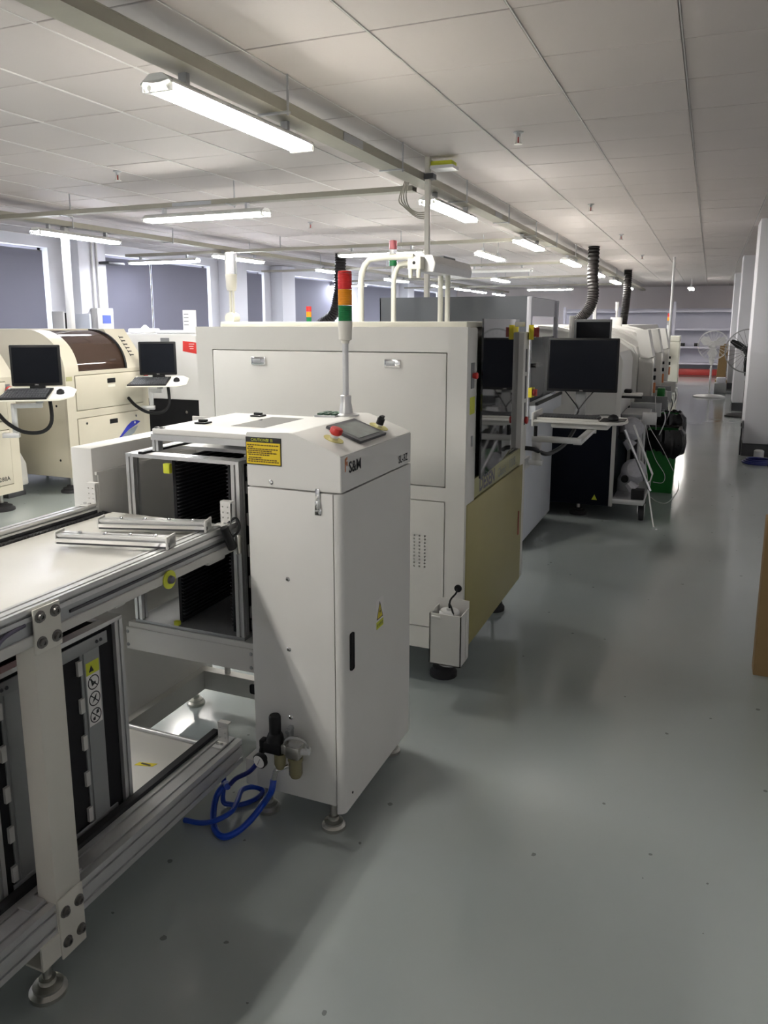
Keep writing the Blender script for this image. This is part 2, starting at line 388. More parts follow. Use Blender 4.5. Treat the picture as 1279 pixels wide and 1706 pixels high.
# ------------------------------------------------------------------ trunking under the ceiling
def trunk(name, label, axis, c, lo, hi, z=2.60, wd=0.135, hh=0.05, hang=None):
    loc = (c, lo, z) if axis == 'y' else (lo, c, z)
    t = thing(name, label, 'cable trunking', loc, 0, 'ceiling trunking')
    prof = [(-wd/2, 0), (wd/2, 0), (wd/2, hh), (wd/2-0.004, hh), (wd/2-0.004, 0.004), (-wd/2+0.004, 0.004), (-wd/2+0.004, hh), (-wd/2, hh)]
    part('channel', P().prism(axis, off(prof, c, z), lo, hi), 'trunk', t)
    lid = [(-wd/2-0.003, hh), (wd/2+0.003, hh), (wd/2+0.003, hh+0.004), (-wd/2-0.003, hh+0.004)]
    part('lid', P().prism(axis, off(lid, c, z), lo, hi), 'trunk', t)
    for h in hang or []:
        q = P()
        if axis == 'y': q.cyl((c+wd/2+0.02, h, z-0.02), (c+wd/2+0.02, h, ZC), 0.006, n=8).box(c-wd/2-0.01, c+wd/2+0.03, h-0.012, h+0.012, z-0.008, z)
        else: q.cyl((h, c+wd/2+0.02, z-0.02), (h, c+wd/2+0.02, ZC), 0.006, n=8).box(h-0.012, h+0.012, c-wd/2-0.01, c+wd/2+0.03, z-0.008, z)
        part('hanger', q, 'alu_dull', t)
    return t
t = trunk('cable_trunking', 'long beige ceiling trunking running along the aisle over the machine line', 'y', -2.07, -3.8, 26.5, hang=[3.55, 5.1, 6.6, 8.1, 9.45, 10.8, 12.4, 15, 18, 21])
for yy in (4.35, 7.75):
    part('perforated_joiner', P().box(-2.001, -1.996, yy-0.13, yy+0.13, 2.604, 2.648), 'alu_dull', t)
trunk('cable_trunking', 'long ceiling trunking above the left machine line near the windows', 'y', -6.48, -3.8, 26.5, hang=[4.9, 6.7, 8.4, 10.2, 12.5, 14.5, 17, 20])
cross = [(5.78, 'cross trunking with a perforated joiner, meeting the pole with looped cables'), (9.66, 'cross trunking over the cream bent pipes'), (13.54, 'third cross trunking, beyond the cream bent pipes'), (17.42, 'fourth cross trunking counted from the pole with looped cables'), (21.3, 'cross trunking nearest the far wall')]
for yy, lab in cross:
    t = trunk('cable_trunking', lab, 'x', yy, -8.2 if yy > 6 else -6.55, -2.15, z=2.565, wd=0.10, hh=0.034, hang=[-3.8, -5.6])
    if yy < 6: part('perforated_joiner', P().box(-4.35, -3.95, yy-0.056, yy-0.052, 2.567, 2.596), 'alu_dull', t)
# ------------------------------------------------------------------ twin-tube fluorescent lamps (tubes are the light sources)
def make_lamp(tube):
    t = thing('fluorescent_lamp', 'x', 'lamp', (0, 0, 0), 0, 'twin-tube fluorescent lamps')
    hl = 0.605
    part('housing', P().prism('y', [(-0.03, 0.05), (-0.074, 0.018), (-0.074, 0.010), (-0.062, 0.022), (-0.012, 0.014), (0.012, 0.014), (0.062, 0.022), (0.074, 0.010), (0.074, 0.018), (0.03, 0.05)], -hl, hl), 'holder', t)
    for s in (-1, 1):
        part('tube', P().cyl((s*0.045, -hl+0.03, 0.004), (s*0.045, hl-0.03, 0.004), 0.018, n=10), tube, t)
        part('end_cap', P().box(-0.068, 0.068, s*(hl-0.012)-0.012, s*(hl-0.012)+0.012, -0.018, 0.030, 0.005), 'lens_clear', t)
        for e in (-1, 1):
            part('lamp_holder', P().cyl((s*0.045, e*(hl-0.03), 0.004), (s*0.045, e*(hl-0.026), 0.004), 0.012, n=12), 'holder', t)
    for e in (-1, 1):
        part('bracket', P().box(-0.02, 0.02, e*0.42-0.012, e*0.42+0.012, 0.05, 0.098), 'alu_dull', t)
    return t
lw = make_lamp('tube_warm'); lc = make_lamp('tube_cool'); lu = make_lamp('holder')
ZLAMP = 2.50
lamps = []
for k, yy in enumerate((-3.0, 0.1, 3.29, 6.5, 9.62, 12.7, 15.8, 18.9, 22.0)): lamps.append(('w', -2.09, yy, 0))
for yy in (0.6, 3.7, 6.84, 10.03, 13.15, 16.3, 19.35, 21.3, 23.0, 25.3): lamps.append(('c', -6.46, yy, 0))
for yy in (1.9, 5.76, 9.64, 21.28): lamps.append(('w', -4.04, yy, 1))
for xx, yy in ((-7.52, 9.64), (round(ony(572, 472, 17.4).x, 2), 17.4)): lamps.append(('c', xx, yy, 1))
fl = onz(835, 468, 2.5); FAR = (round(fl.x, 2), round(fl.y, 2)); lamps.append(('w', FAR[0], FAR[1], 0))
OFFL = (round(ony(830, 460, 13.54).x, 2), 13.52); lamps.append(('u', OFFL[0], OFFL[1], 1))      # this one is switched off
lamps += [('w', -2.95, 11.05, 0), ('w', -0.57, 23.2, 0), ]
LL = {(-2.09, 3.29): 'bright fluorescent lamp under the aisle trunking, before the pole with looped cables', (-2.09, 6.5): 'fluorescent lamp right behind the pole with looped cables',
      (-6.46, 6.84): 'fluorescent lamp beside the white drop pole by the windows', (-4.04, 5.76): 'fluorescent lamp hung crosswise under the trunking that meets the looped cables',
      (-4.04, 9.64): 'fluorescent lamp hung crosswise behind the cream bent pipes', (-7.52, 9.64): 'fluorescent lamp crosswise in front of the paired window blinds',
      FAR: 'small distant fluorescent lamp hung lengthwise between the two trunking rows', OFFL: 'unlit fluorescent lamp under the third cross trunking', (-4.04, 21.28): 'fluorescent lamp crosswise near the far wall', (-0.57, 23.2): 'lone fluorescent lamp over the far end of the aisle',
      (-2.95, 11.05): 'fluorescent lamp left of the aisle row, beyond the cream bent pipes', (-6.46, 10.03): 'fluorescent lamp above the clear beacon, by the windows'}
first = {'w': True, 'c': True, 'u': True}
for c, x, y, r in lamps:
    src = {'w': lw, 'c': lc, 'u': lu}[c]
    lab = LL.get((x, y))
    if not lab:
        o9 = ('first', 'second', 'third', 'fourth', 'fifth', 'sixth', 'seventh', 'eighth')
        if x == -2.09 and y > 7: lab = o9[round((y-6.5)/3.1)] + ' fluorescent lamp along the aisle trunking past the pole with looped cables'
        elif x == -6.46 and y > 11: lab = o9[min(7, [13.15, 16.3, 19.35, 21.3, 23.0, 25.3].index(y)+1)] + ' fluorescent lamp along the window side trunking past the clear beacon'
        elif y < 3 or x == -6.46: lab = 'fluorescent lamp behind the photographer at x %.0f, row %d' % (x, lamps.index((c, x, y, r)))
        elif r: lab = o9[round((y-5.76)/3.88)] + (' crosswise lamp nearest the windows, counted from the looped cables' if x < -7 else ' crosswise lamp counted from the pole with looped cables')
        else: lab = o9[round((y-12.7)/3.1)] + ' fluorescent lamp on the far side of the pillars'
        if 'behind the photographer' in lab: lab = {(-2.09, -3.0): 'aisle trunking lamp by the back wall', (-2.09, 0.1): 'aisle trunking lamp over the open end of the conveyor', (-6.46, 0.6): 'window side trunking lamp by the back wall', (-6.46, 3.7): 'window side trunking lamp over the beige printer with the model number', (-4.04, 1.9): 'crosswise lamp left of the conveyor'}.get((x, y), lab)
    z = ZLAMP if r == 0 else 2.464
    if x > 1: z = ZC-0.10
    o = copy_tree(src)
    o.location = (x, y, z); o.rotation_euler = (0, 0, math.pi/2 if r else 0); o['label'] = lab
    MW[o.name] = Matrix.Translation(o.location) @ Matrix.Rotation(o.rotation_euler[2], 4, 'Z')
    if y < 3 or (x, y) == (-6.46, 3.7): o.name = 'fluorescent_lamp_offscreen'; KIDS[o.name] = KIDS.get(o.name) or list(o.children); MW[o.name] = Matrix.Translation(o.location) @ Matrix.Rotation(o.rotation_euler[2], 4, 'Z')
    if x in (-2.95, -0.57) or (x, y) in (FAR, (-4.04, 1.9)):
        for e in (-0.4, 0.4): part('hanger_rod', P().cyl((x+e*r, y+e*(1-r), z+0.05), (x+e*r, y+e*(1-r), ZC), 0.006, n=8), 'alu_dull', o)
for src in (lw, lc, lu):                      # the prototypes themselves are not lamps of the place
    for ch in list(src.children): bpy.data.objects.remove(ch)
    bpy.data.objects.remove(src)
# sprinklers
def make_sprinkler():
    t = thing('sprinkler_head', 'brass sprinkler head under the ceiling', 'sprinkler', (0, 0, 0), 0, 'ceiling sprinklers')
    part('collar', P().lathe([(0.032, 0), (0.032, -0.006), (0.014, -0.012), (0.012, -0.03)], (0, 0, 0)), 'alu_dull', t)
    part('frame_arm', P().box(-0.016, -0.011, -0.004, 0.004, -0.07, -0.028).box(0.011, 0.016, -0.004, 0.004, -0.07, -0.028), 'zinc', t)
    part('bulb', P().cyl((0, 0, -0.03), (0, 0, -0.068), 0.005, n=8), 'red_dark', t)
    part('deflector', P().lathe([(0.026, -0.074), (0.026, -0.070), (0.006, -0.068)], (0, 0, 0)), 'zinc', t)
    return t
sp = make_sprinkler()
for k, (x, y, lab) in enumerate(((-1.21, 5.13, 'sprinkler head over the aisle, level with the pole with looped cables'), (-1.21, 8.38, 'second sprinkler head of the row over the aisle'), (-1.21, 11.3, 'third sprinkler head of the row over the aisle'),
        (-1.21, 14.8, 'distant sprinkler head of the row over the aisle'), (-4.44, 5.17, 'sprinkler head above the left machine line, before the cross trunking'), (-4.5, 8.55, 'sprinkler head above the left machine line, behind the cross trunking'))):
    o = sp if k == 0 else copy_tree(sp)
    o.location = (x, y, ZC); o['label'] = lab
# ================================================================== magazine loader in the foreground
def foot(t, x, y, top, r=0.038, m='zinc', rod=0.011, h=0.03):
    o = part('levelling_foot', P().lathe([(r, 0), (r, h*0.35), (r*0.8, h*0.6), (r*0.8, h*0.8), (r*0.45, h), (r*0.45, h+0.012), (rod, h+0.014)], (x, y, 0)), m, t)
    part('foot_rod', P().cyl((x, y, h+0.012), (x, y, top), rod, n=12), 'zinc', o)
    return o
def screw(t, p0, nrm, r=0.006, m='chrome'):
    n = Vector(nrm); return part('screw', P().lathe([(r*1.25, -0.001), (r*1.25, 0.0015), (r*0.8, 0.004), (r*0.35, 0.0045)], p0, n, 12), m, t)
YS, XS, YK = 1.955, -0.945, 2.52      # front plane, aisle face, rear
ld = thing('magazine_loader', 'white magazine loader cabinet with yellow caution sign, red stop button and tower light', 'machine', (-1.1, 2.24, 0))
part('cabinet_body', P().box(-1.258, -0.972, YS, YK, 0.10, 1.0955, 0.002).box(-1.30, -1.258, YS, YK, 0.10, 0.19, 0.002), 'white_paint', ld)
# door wraps round the aisle corner with a rounded edge
rc = 0.024; arc = [(XS-rc+rc*math.sin(a), YS+rc-rc*math.cos(a)) for a in [i*math.pi/16 for i in range(9)]]
dpts = arc+[(XS, YK), (-0.966, YK), (-0.966, YS)]
dr = part('door', P().prism('z', dpts, 0.075, 1.0955), 'white_paint', ld)
part('door_handle', P().box(XS-0.001, XS+0.003, 2.003, 2.030, 0.535, 0.655, 0.006), 'black', dr, 'black recessed handle')
part('lock', P().cyl((XS-0.001, 2.015, 0.12), (XS+0.002, 2.015, 0.12), 0.004, n=10), 'black', dr)
arc2 = [(XS-rc+rc*math.sin(a), YS+rc-rc*math.cos(a)) for a in [i*math.pi/16 for i in range(9)]]
up = P().prism('y', [(-1.258, 1.100), (XS, 1.100), (XS, 1.206), (XS-0.012, 1.214), (-1.098, 1.265), (-1.112, 1.267), (-1.258, 1.262)], YS, YK, 0.002)
part('upper_housing', up, 'white_paint', ld)
part('spacer', P().box(-1.235, -0.99, YS+0.02, YK-0.02, 1.0955, 1.100), 'white_paint', ld)
# left half of the top, frame of the lift bay
part('top_lid', P().box(-1.665, -1.262, 2.03, YK, 1.225, 1.243, 0.003), 'white_paint', ld)
for y in (2.045,):
    part('lid_front_frame', P().box(-1.668, -1.262, y-0.02, y, 1.205, 1.225), 'alu', ld)
part('lid_leg', P().prism('z', off(slotted(0.024, 0.024, 1, 1, 0.006, 0.005), -1.655, 2.042), 1.168, 1.225), 'alu', ld)
part('lift_column', P().prism('z', off(slotted(0.024, 0.024, 1, 1, 0.006, 0.005), -1.655, 2.50), 0.45, 1.225), 'alu', ld)
part('rear_panel', P().box(-1.86, -1.262, YK-0.008, YK-0.002, 0.62, 1.222), 'white_paint', ld)
part('motor', P().cyl((-1.56, 2.3, 1.185), (-1.36, 2.3, 1.185), 0.026, n=16), 'alu_dull', ld)
sd = part('side_panel', P().box(-1.945, -1.857, YS, YK+0.05, 0.12, 1.176, 0.004), 'white_paint', ld)
part('inner_lining', P().box(-1.857, -1.853, YS+0.02, YK, 0.13, 1.085), 'white_paint', sd)
part('lining_lip', P().box(-1.857, -1.849, YS+0.01, YK, 1.085, 1.095), 'white_paint', sd)
part('base_frame', P().box(-1.86, -1.262, 2.46, 2.50, 0.10, 0.18).box(-1.86, -1.82, 2.0, 2.46, 0.10, 0.18), 'grey_white', ld)
part('cable_hole', P().box(-1.60, -1.55, 2.455, 2.461, 0.125, 0.165, 0.008), 'black', ld)
part('rear_strut', P().cyl((-1.72, 2.48, 0.18), (-1.72, 2.48, 0.5), 0.012, n=10), 'grey_white', ld)
part('slide_strip', P().box(-1.272, -1.262, 2.0, 2.08, 0.28, 1.20), 'black', ld)
for z in (0.50, 0.61): part('slide_block', P().box(-1.286, -1.272, 2.015, 2.035, z, z+0.075, 0.002), 'white_paint', ld)
# lift platform
lp = part('lift_platform', P().box(-1.80, -1.285, 2.0, 2.006, 0.468, 0.548, 0.002).box(-1.79, -1.285, 2.006, 2.50, 0.540, 0.566).box(-1.74, -1.262, 2.10, 2.13, 0.44, 0.47), 'white_paint', ld)
for x in (-1.792, -1.295):
    for z in (0.485, 0.532): screw(ld, (x, 2.0, z), (0, -1, 0), 0.005, 'alu_dull')
for x in (-1.0, -1.24): foot(ld, x, 1.99, 0.12)
for x, y in ((-1.0, 2.47), (-1.24, 2.47), (-1.90, 2.02), (-1.90, 2.5)): foot(ld, x, y, 0.12)
for x, z in ((-1.126, 0.821), (-1.128, 0.595), (-1.127, 0.369), (-1.175, 1.116)): screw(ld, (x, YS, z), (0, -1, 0))
# toggle latch on the front
lt = part('latch', P().box(-1.026, -1.012, YS-0.006, YS, 1.045, 1.11, 0.002).box(-1.024, -1.014, YS-0.014, YS-0.004, 1.048, 1.075, 0.002), 'chrome', ld)
part('latch_pad', P().box(-1.03, -1.008, YS-0.004, YS, 1.03, 1.05, 0.002), 'chrome', lt)
# caution sign
cs = part('caution_sign', P().box(-1.258, -1.138, YS-0.002, YS, 1.166, 1.249), 'ink', ld, 'black-bordered yellow caution sign')
part('sign_field', P().box(-1.2555, -1.1405, YS-0.0026, YS-0.001, 1.169, 1.2335), 'caution_yellow', cs)
tx = P(); text_into(tx, 'CAUTION', (-1.24, YS-0.002, 1.2375), (1,0,0), (0,0,1), 0.0115); text_into(tx, '警 告', (-1.188, YS-0.002, 1.2375), (1,0,0), (0,0,1), 0.0105)
part('sign_title', tx, 'lime', cs)
ln = P(); z = 1.2275
for i, (a, b) in enumerate(((0, .95), (.03, .18), (0, .93), (.03, .75), (0, .9), (.03, .68), (None, 0), (.04, .45), (.02, .9), (.02, .95))):
    if a is not None:
        x = -1.2525+0.112*a; xe = -1.2525+0.112*b
        while x < xe:
            wd = random.uniform(0.004, 0.011); ln.box(x, min(x+wd, xe), YS-0.0031, YS-0.0025, z-0.0034, z); x += wd+0.0016
    z -= 0.0058 if a is not None else 0.003
part('sign_text', ln, 'ink_brown', cs)
# maker's mark and model on the aisle face
lg = P()
lg.prism('x', [(1.982, 1.196), (1.997, 1.201), (1.997, 1.194), (1.990, 1.192), (1.990, 1.180), (1.986, 1.178), (1.986, 1.160), (1.982, 1.158)], XS, XS+0.0012)
lg.prism('x', [(1.9935, 1.186), (1.999, 1.188), (1.999, 1.176), (1.9935, 1.174)], XS, XS+0.0012)
part('logo_mark', lg, 'orange_mark', ld)
tx = P(); text_into(tx, 'S&M', (XS+0.001, 2.006, 1.152), (0, 1, 0), (0, 0, 1), 0.047, sx=1.0, bold=0.018); part('logo_text', tx, 'ink', ld)
tx = P(); text_into(tx, 'SL-3Z', (XS+0.001, 2.400, 1.114), (0, 1, 0), (0, 0, 1), 0.036, sx=0.98, bold=0.018); part('model_text', tx, 'ink', ld)
# electric shock sticker on the door
st = part('warning_sticker', P().box(XS, XS+0.001, 2.206, 2.268, 0.588, 0.692), 'paper', dr, 'yellow electric shock sticker')
part('sticker_yellow', P().prism('x', [(2.208, .59), (2.266, .59), (2.266, .615), (2.208, .615)], XS, XS+0.0015), 'lime', st)
tri = P(); tri.prism('x', [(2.211, .622), (2.263, .622), (2.237, .682)], XS, XS+0.0014); part('sticker_triangle', tri, 'ink', st)
part('sticker_triangle_field', P().prism('x', [(2.217, .6255), (2.257, .6255), (2.237, .672)], XS, XS+0.0018), 'yellow', st)
bl = P().prism('x', [(2.240, .658), (2.231, .644), (2.237, .644), (2.233, .630), (2.243, .648), (2.237, .648)], XS, XS+0.0022); part('sticker_bolt', bl, 'ink', st)
tx = P(); text_into(tx, '有电危险', (XS+0.0016, 2.2095, .597), (0, 1, 0), (0, 0, 1), 0.0135); part('sticker_text', tx, 'ink', st)
# sloping control panel
sl0, sl1 = Vector((XS-0.012, 0, 1.214)), Vector((-1.098, 0, 1.265)); us = (sl1-sl0).normalized(); ns = Vector((-us.z, 0, us.x)).normalized()
if ns.z < 0: ns = -ns
def onslope(px, py): return onplane(px, py, sl0, ns)
c4 = [onslope(*q) for q in ((536, 712), (582, 699), (648, 726), (609, 742))]
cc = sum(c4, Vector())/4
hy = (abs(c4[1].y-c4[0].y)+abs(c4[2].y-c4[3].y)+1e-6)/4; hy = max(hy, 0.085)
hm = part('touch_panel', P().obox(cc+ns*0.004, us*0.062, Vector((0, hy, 0)), ns*0.005), 'dark_grey', ld, 'dark touch screen')
part('screen', P().obox(cc+ns*0.0095, us*0.046, Vector((0, hy*0.80, 0)), ns*0.0006), 'lcd', hm)
c = onslope(556, 732)
es = part('stop_button', P().lathe([(0.014, 0.016), (0.0195, 0.022), (0.0195, 0.032), (0.017, 0.037), (0.010, 0.038)], c, ns, 20), 'red', ld, 'red mushroom stop button')
part('button_stem', P().cyl(c, c+ns*0.018, 0.013), 'chrome', es)
part('yellow_ring', P().lathe([(0.031, 0), (0.031, 0.0016), (0.016, 0.0018)], c, ns, 24), 'yellow_ring', es)
c = onslope(631, 711)
kb = part('selector_knob', P().cyl(c+ns*0.01, c+ns*0.03, 0.013).obox(c+ns*0.034, us*0.005, Vector((0, 0.013, 0)), ns*0.006), 'black', ld)
part('knob_collar', P().cyl(c, c+ns*0.011, 0.012), 'chrome', kb)
part('knob_ring', P().lathe([(0.033, 0), (0.033, 0.0016), (0.014, 0.0018)], c, ns, 24), 'yellow_ring', kb)
ZTOP = 1.264
part('inspection_glass', P().box(-1.46, -1.29, 2.18, 2.45, 1.243, 1.2438), 'dark_glass', ld)
lid2 = part('top_cover_plate', P().box(-1.48, -1.27, 2.14, 2.50, 1.2415, 1.2432), 'white_paint', ld)
kp = part('relay_strip', P().box(-1.26+0.02, -1.16, 2.36, 2.46, ZTOP, ZTOP+0.006), 'alu_dull', ld)
for i in range(3):
    for j in range(2): part('relay_key', P().box(-1.235+0.026*i, -1.217+0.026*i, 2.372+0.046*j, 2.405+0.046*j, ZTOP+0.006, ZTOP+0.012), 'key_green', kp)
for x, y in ((-1.585, 2.20), (-1.52, 2.45)):
    lh = part('lid_latch', P().box(x-0.022, x+0.022, y-0.022, y+0.022, 1.243, 1.249, 0.002), 'black', ld)
    part('latch_lever', P().box(x-0.016, x+0.016, y-0.008, y+0.008, 1.249, 1.258, 0.003), 'black', lh)
for x in (-1.655, -1.635): screw(ld, (x, 2.045, 1.243), (0, 0, 1), 0.008, 'black')
# tower light
TX, TY = -1.150, 2.425
part('tower_base', P().lathe([(0.046, 1.266), (0.046, 1.271), (0.024, 1.275), (0.021, 1.30), (0.019, 1.31), (0.019, 1.335), (0.011, 1.337)], (TX, TY, 0)), 'alu', ld)
part('tower_pole', P().cyl((TX, TY, 1.335), (TX, TY, 1.515), 0.0105), 'alu', ld)
part('tower_socket', P().lathe([(0.013, 1.513), (0.014, 1.522), (0.022, 1.526), (0.0245, 1.575), (0.0245, 1.588)], (TX, TY, 0)), 'tower_body', ld)
def lens(t, x, y, z0, z1, r, m, lab=None):
    pr = [(r*0.96, z0)]; n = 9
    for i in range(n):
        a = z0+(z1-z0)*(i+0.1)/n; b = z0+(z1-z0)*(i+0.9)/n
        pr += [(r, a), (r, b), (r*0.955, b+0.0004)]
    return part('tower_lens', P().lathe(pr, (x, y, 0), n=20), m, t, lab)
for k, (m, lb) in enumerate((('lens_green', 'green lens'), ('lens_amber', 'amber lens'), ('lens_red', 'red lens'))):
    lens(ld, TX, TY, 1.588+0.053*k, 1.588+0.053*(k+1)-0.001, 0.0238, m, lb)
part('tower_cap', P().lathe([(0.024, 1.747), (0.022, 1.753), (0.01, 1.755)], (TX, TY, 0)), 'lens_red', ld)
# ------------------------------------------------------------------ pneumatic regulator on the cabinet front
fx, fz, fy = -1.16, 0.285, YS-0.042
fr = thing('air_regulator', 'air regulator unit with gauge and oil bowls on the loader cabinet front', 'air regulator', (fx, YS, 0.2))
part('regulator_body', P().box(fx-0.03, fx+0.028, fy-0.024, fy+0.024, fz-0.015, fz+0.02, 0.004), 'black', fr)
part('pressure_knob', P().lathe([(0.028, 0.02), (0.026, 0.035), (0.022, 0.045), (0.019, 0.048), (0.019, 0.10), (0.016, 0.106)], (fx, fy, fz), n=16), 'black', fr)
gx = fx-0.028
gg = part('gauge', P().lathe([(0.012, 0.0), (0.012, 0.012), (0.024, 0.013), (0.024, 0.026), (0.021, 0.027)], (gx, fy-0.022, fz-0.03), (-0.15, -1, -0.1), 20), 'black', fr, 'round pressure gauge')
nv = Vector((-0.15, -1, -0.1)).normalized()
part('gauge_dial', P().lathe([(0.0205, 0.0268), (0.0205, 0.0278)], (gx, fy-0.022, fz-0.03), nv, 20), 'paper', gg)
part('needle', P().obox(Vector((gx, fy-0.022, fz-0.03))+nv*0.0282, (0.0012, 0, 0.001), (0.006, -0.0015, 0.012), nv*0.0004), 'ink', gg)
part('inlet_fitting', P().box(fx-0.052, fx-0.03, fy-0.013, fy+0.013, fz-0.008, fz+0.018, 0.003).cyl((fx-0.045, fy, fz-0.005), (fx-0.05, fy, fz-0.03), 0.010), 'black', fr)
part('coupling', P().box(fx+0.028, fx+0.045, fy-0.018, fy+0.018, fz-0.01, fz+0.02, 0.003), 'zinc', fr)
part('mount_bracket', P().box(fx+0.030, fx+0.042, fy+0.018, YS, fz+0.02, fz+0.06, 0.002).cyl((fx+0.036, fy+0.01, fz+0.05), (fx+0.036, YS, fz+0.05), 0.007), 'alu_dull', fr)
part('lubricator_head', P().box(fx+0.045, fx+0.092, fy-0.022, fy+0.022, fz-0.018, fz+0.022, 0.005), 'zinc', fr)
part('lubricator_bowl', P().lathe([(0.024, -0.018), (0.024, -0.03), (0.0215, -0.034), (0.0215, -0.075), (0.016, -0.086), (0.006, -0.09)], (fx+0.07, fy, fz)), 'bowl', fr)
part('filter_bowl', P().lathe([(0.018, -0.015), (0.019, -0.03), (0.019, -0.05), (0.013, -0.066), (0.005, -0.072)], (fx+0.018, fy-0.005, fz)), 'bowl', fr)
part('dome', P().lathe([(0.022, 0.022), (0.021, 0.034), (0.012, 0.044), (0.003, 0.046)], (fx+0.07, fy, fz)), 'lens_clear', fr)
part('outlet_fitting', P().cyl((fx+0.09, fy, fz+0.002), (fx+0.118, fy, fz+0.008), 0.010).cyl((fx+0.112, fy, fz+0.004), (fx+0.115, fy, fz+0.02), 0.008), 'fan_white', fr)
part('loop_tube', P().tube([(fx+0.115, fy, fz+0.02), (fx+0.108, fy-0.01, fz+0.046), (fx+0.075, fy-0.018, fz+0.056), (fx+0.048, fy-0.016, fz+0.042), (fx+0.036, fy-0.012, fz+0.018)], 0.004), 'lens_clear', fr)
qf = part('quick_fitting', P().cyl((-1.138, YS-0.006, 0.205), (-1.168, YS-0.03, 0.195), 0.008).cyl((-1.168, YS-0.03, 0.195), (-1.176, YS-0.034, 0.160), 0.009), 'chrome', fr)
def zp(px, py, z): return tuple(onz(px, py, z))
h1 = solo('air_hose', P().tube([(-1.176, YS-0.034, 0.162), (-1.180, 1.912, 0.125), zp(440, 1338, 0.060), zp(418, 1366, 0.022), zp(395, 1386, 0.012), zp(372, 1394, 0.012), zp(358, 1380, 0.012), zp(356, 1352, 0.022), zp(362, 1325, 0.05), zp(376, 1306, 0.085), (-1.326, 1.886, 0.122)], 0.0105, 10, 8), 'hose_blue', 'thick blue air hose looping on the floor under the conveyor', 'hose')
h2 = solo('air_hose', P().tube([(-1.400, 1.965, 0.130), (-1.402, 1.975, 0.07), zp(372, 1334, 0.022), zp(384, 1340, 0.010), zp(404, 1340, 0.010), zp(428, 1330, 0.010), zp(438, 1318, 0.012), zp(424, 1311, 0.026), zp(404, 1316, 0.036), zp(396, 1334, 0.040), zp(386, 1352, 0.043), zp(362, 1366, 0.046), zp(336, 1371, 0.022), zp(308, 1366, 0.010)], 0.0085, 10, 8), 'hose_blue', 'second blue air hose coiled beside the loader foot', 'hose')
h3 = solo('air_hose', P().tube([(fx-0.05, fy, fz-0.028), (fx-0.058, fy-0.004, fz-0.055), (-1.25, fy-0.01, 0.185), (-1.300, 1.90, 0.15), (-1.318, 1.888, 0.130)], 0.0075), 'hose_navy', 'short dark blue hose running into the air regulator', 'hose')
# ------------------------------------------------------------------ two-level conveyor
cv = thing('roller_conveyor', 'two-level aluminium conveyor with white table top and square steel post', 'conveyor', (-1.6, 0.9, 0))
YA, YE = -0.9, 1.985
XO, XI = -1.33, -1.85
part('outer_rail', P().prism('y', off(slotted(0.05, 0.03, 2, 1, 0.007, 0.007), XO-0.025, 0.953), YA, YE+0.02), 'alu', cv)
part('outer_rail_web', P().box(XO-0.045, XO-0.004, YA, YE, 0.905, 0.938), 'alu_dull', cv)
part('outer_rail_flange', P().box(XO-0.045, XO+0.002, YA, YE, 0.880, 0.905, 0.002), 'grey_white', cv)
part('inner_rail', P().prism('y', off(slotted(0.04, 0.02, 1, 1, 0.007, 0.006), XI-0.01, 0.982), YA, 1.950), 'alu', cv)
part('inner_rail_web', P().box(XI-0.05, XI+0.008, YA, 1.950, 0.89, 0.972), 'dark_grey', cv)
ch = P(); y = 0.6
ch.box(XI+0.008, XI+0.03, YA, 1.99, 0.935, 0.957)
while y < 1.98: ch.cyl((XI+0.008, y, 0.9575), (XI+0.030, y, 0.9575), 0.005, n=6); y += 0.0127
part('drive_chain', ch, 'rubber', cv, 'black drive chain')
tp_ = part('table_top', P().box(XI+0.031, XO-0.052, YA, YE+0.01, 0.940, 0.956, 0.001), 'table_top', cv)
part('slot', P().box(-1.632, -1.612, 1.90, 1.906, 0.956, 0.9566), 'yellow', tp_); part('slot', P().box(-1.545, -1.52, 1.82, 1.826, 0.956, 0.9566), 'chrome', tp_)
# lower level
part('lower_outer_rail', P().prism('y', off(slotted(0.09, 0.08, 2, 2, 0.008, 0.008), XO-0.045, 0.195), YA, 1.985), 'alu', cv)
part('lower_guide_strip', P().box(XO-0.115, XO-0.092, YA, 1.99, 0.196, 0.246), 'rubber', cv)
part('lower_inner_rail', P().prism('y', off(slotted(0.09, 0.08, 2, 2, 0.008, 0.008), XI-0.090, 0.195), YA, 1.950), 'alu', cv)
lt_ = part('lower_table_top', P().box(XI-0.044, XO-0.116, YA, 1.950, 0.180, 0.196), 'table_top', cv)
part('slot', P().prism('z', [(-1.60, 1.775), (-1.54, 1.79), (-1.535, 1.81), (-1.595, 1.795)], 0.196, 0.1966), 'yellow', lt_)
part('slot', P().box(-1.585, -1.55, 1.789, 1.796, 0.1966, 0.1972), 'ink', lt_)
part('end_bar', P().cyl((XI+0.012, 1.958, 0.200), (XO-0.1, 1.958, 0.200), 0.009), 'alu', cv)
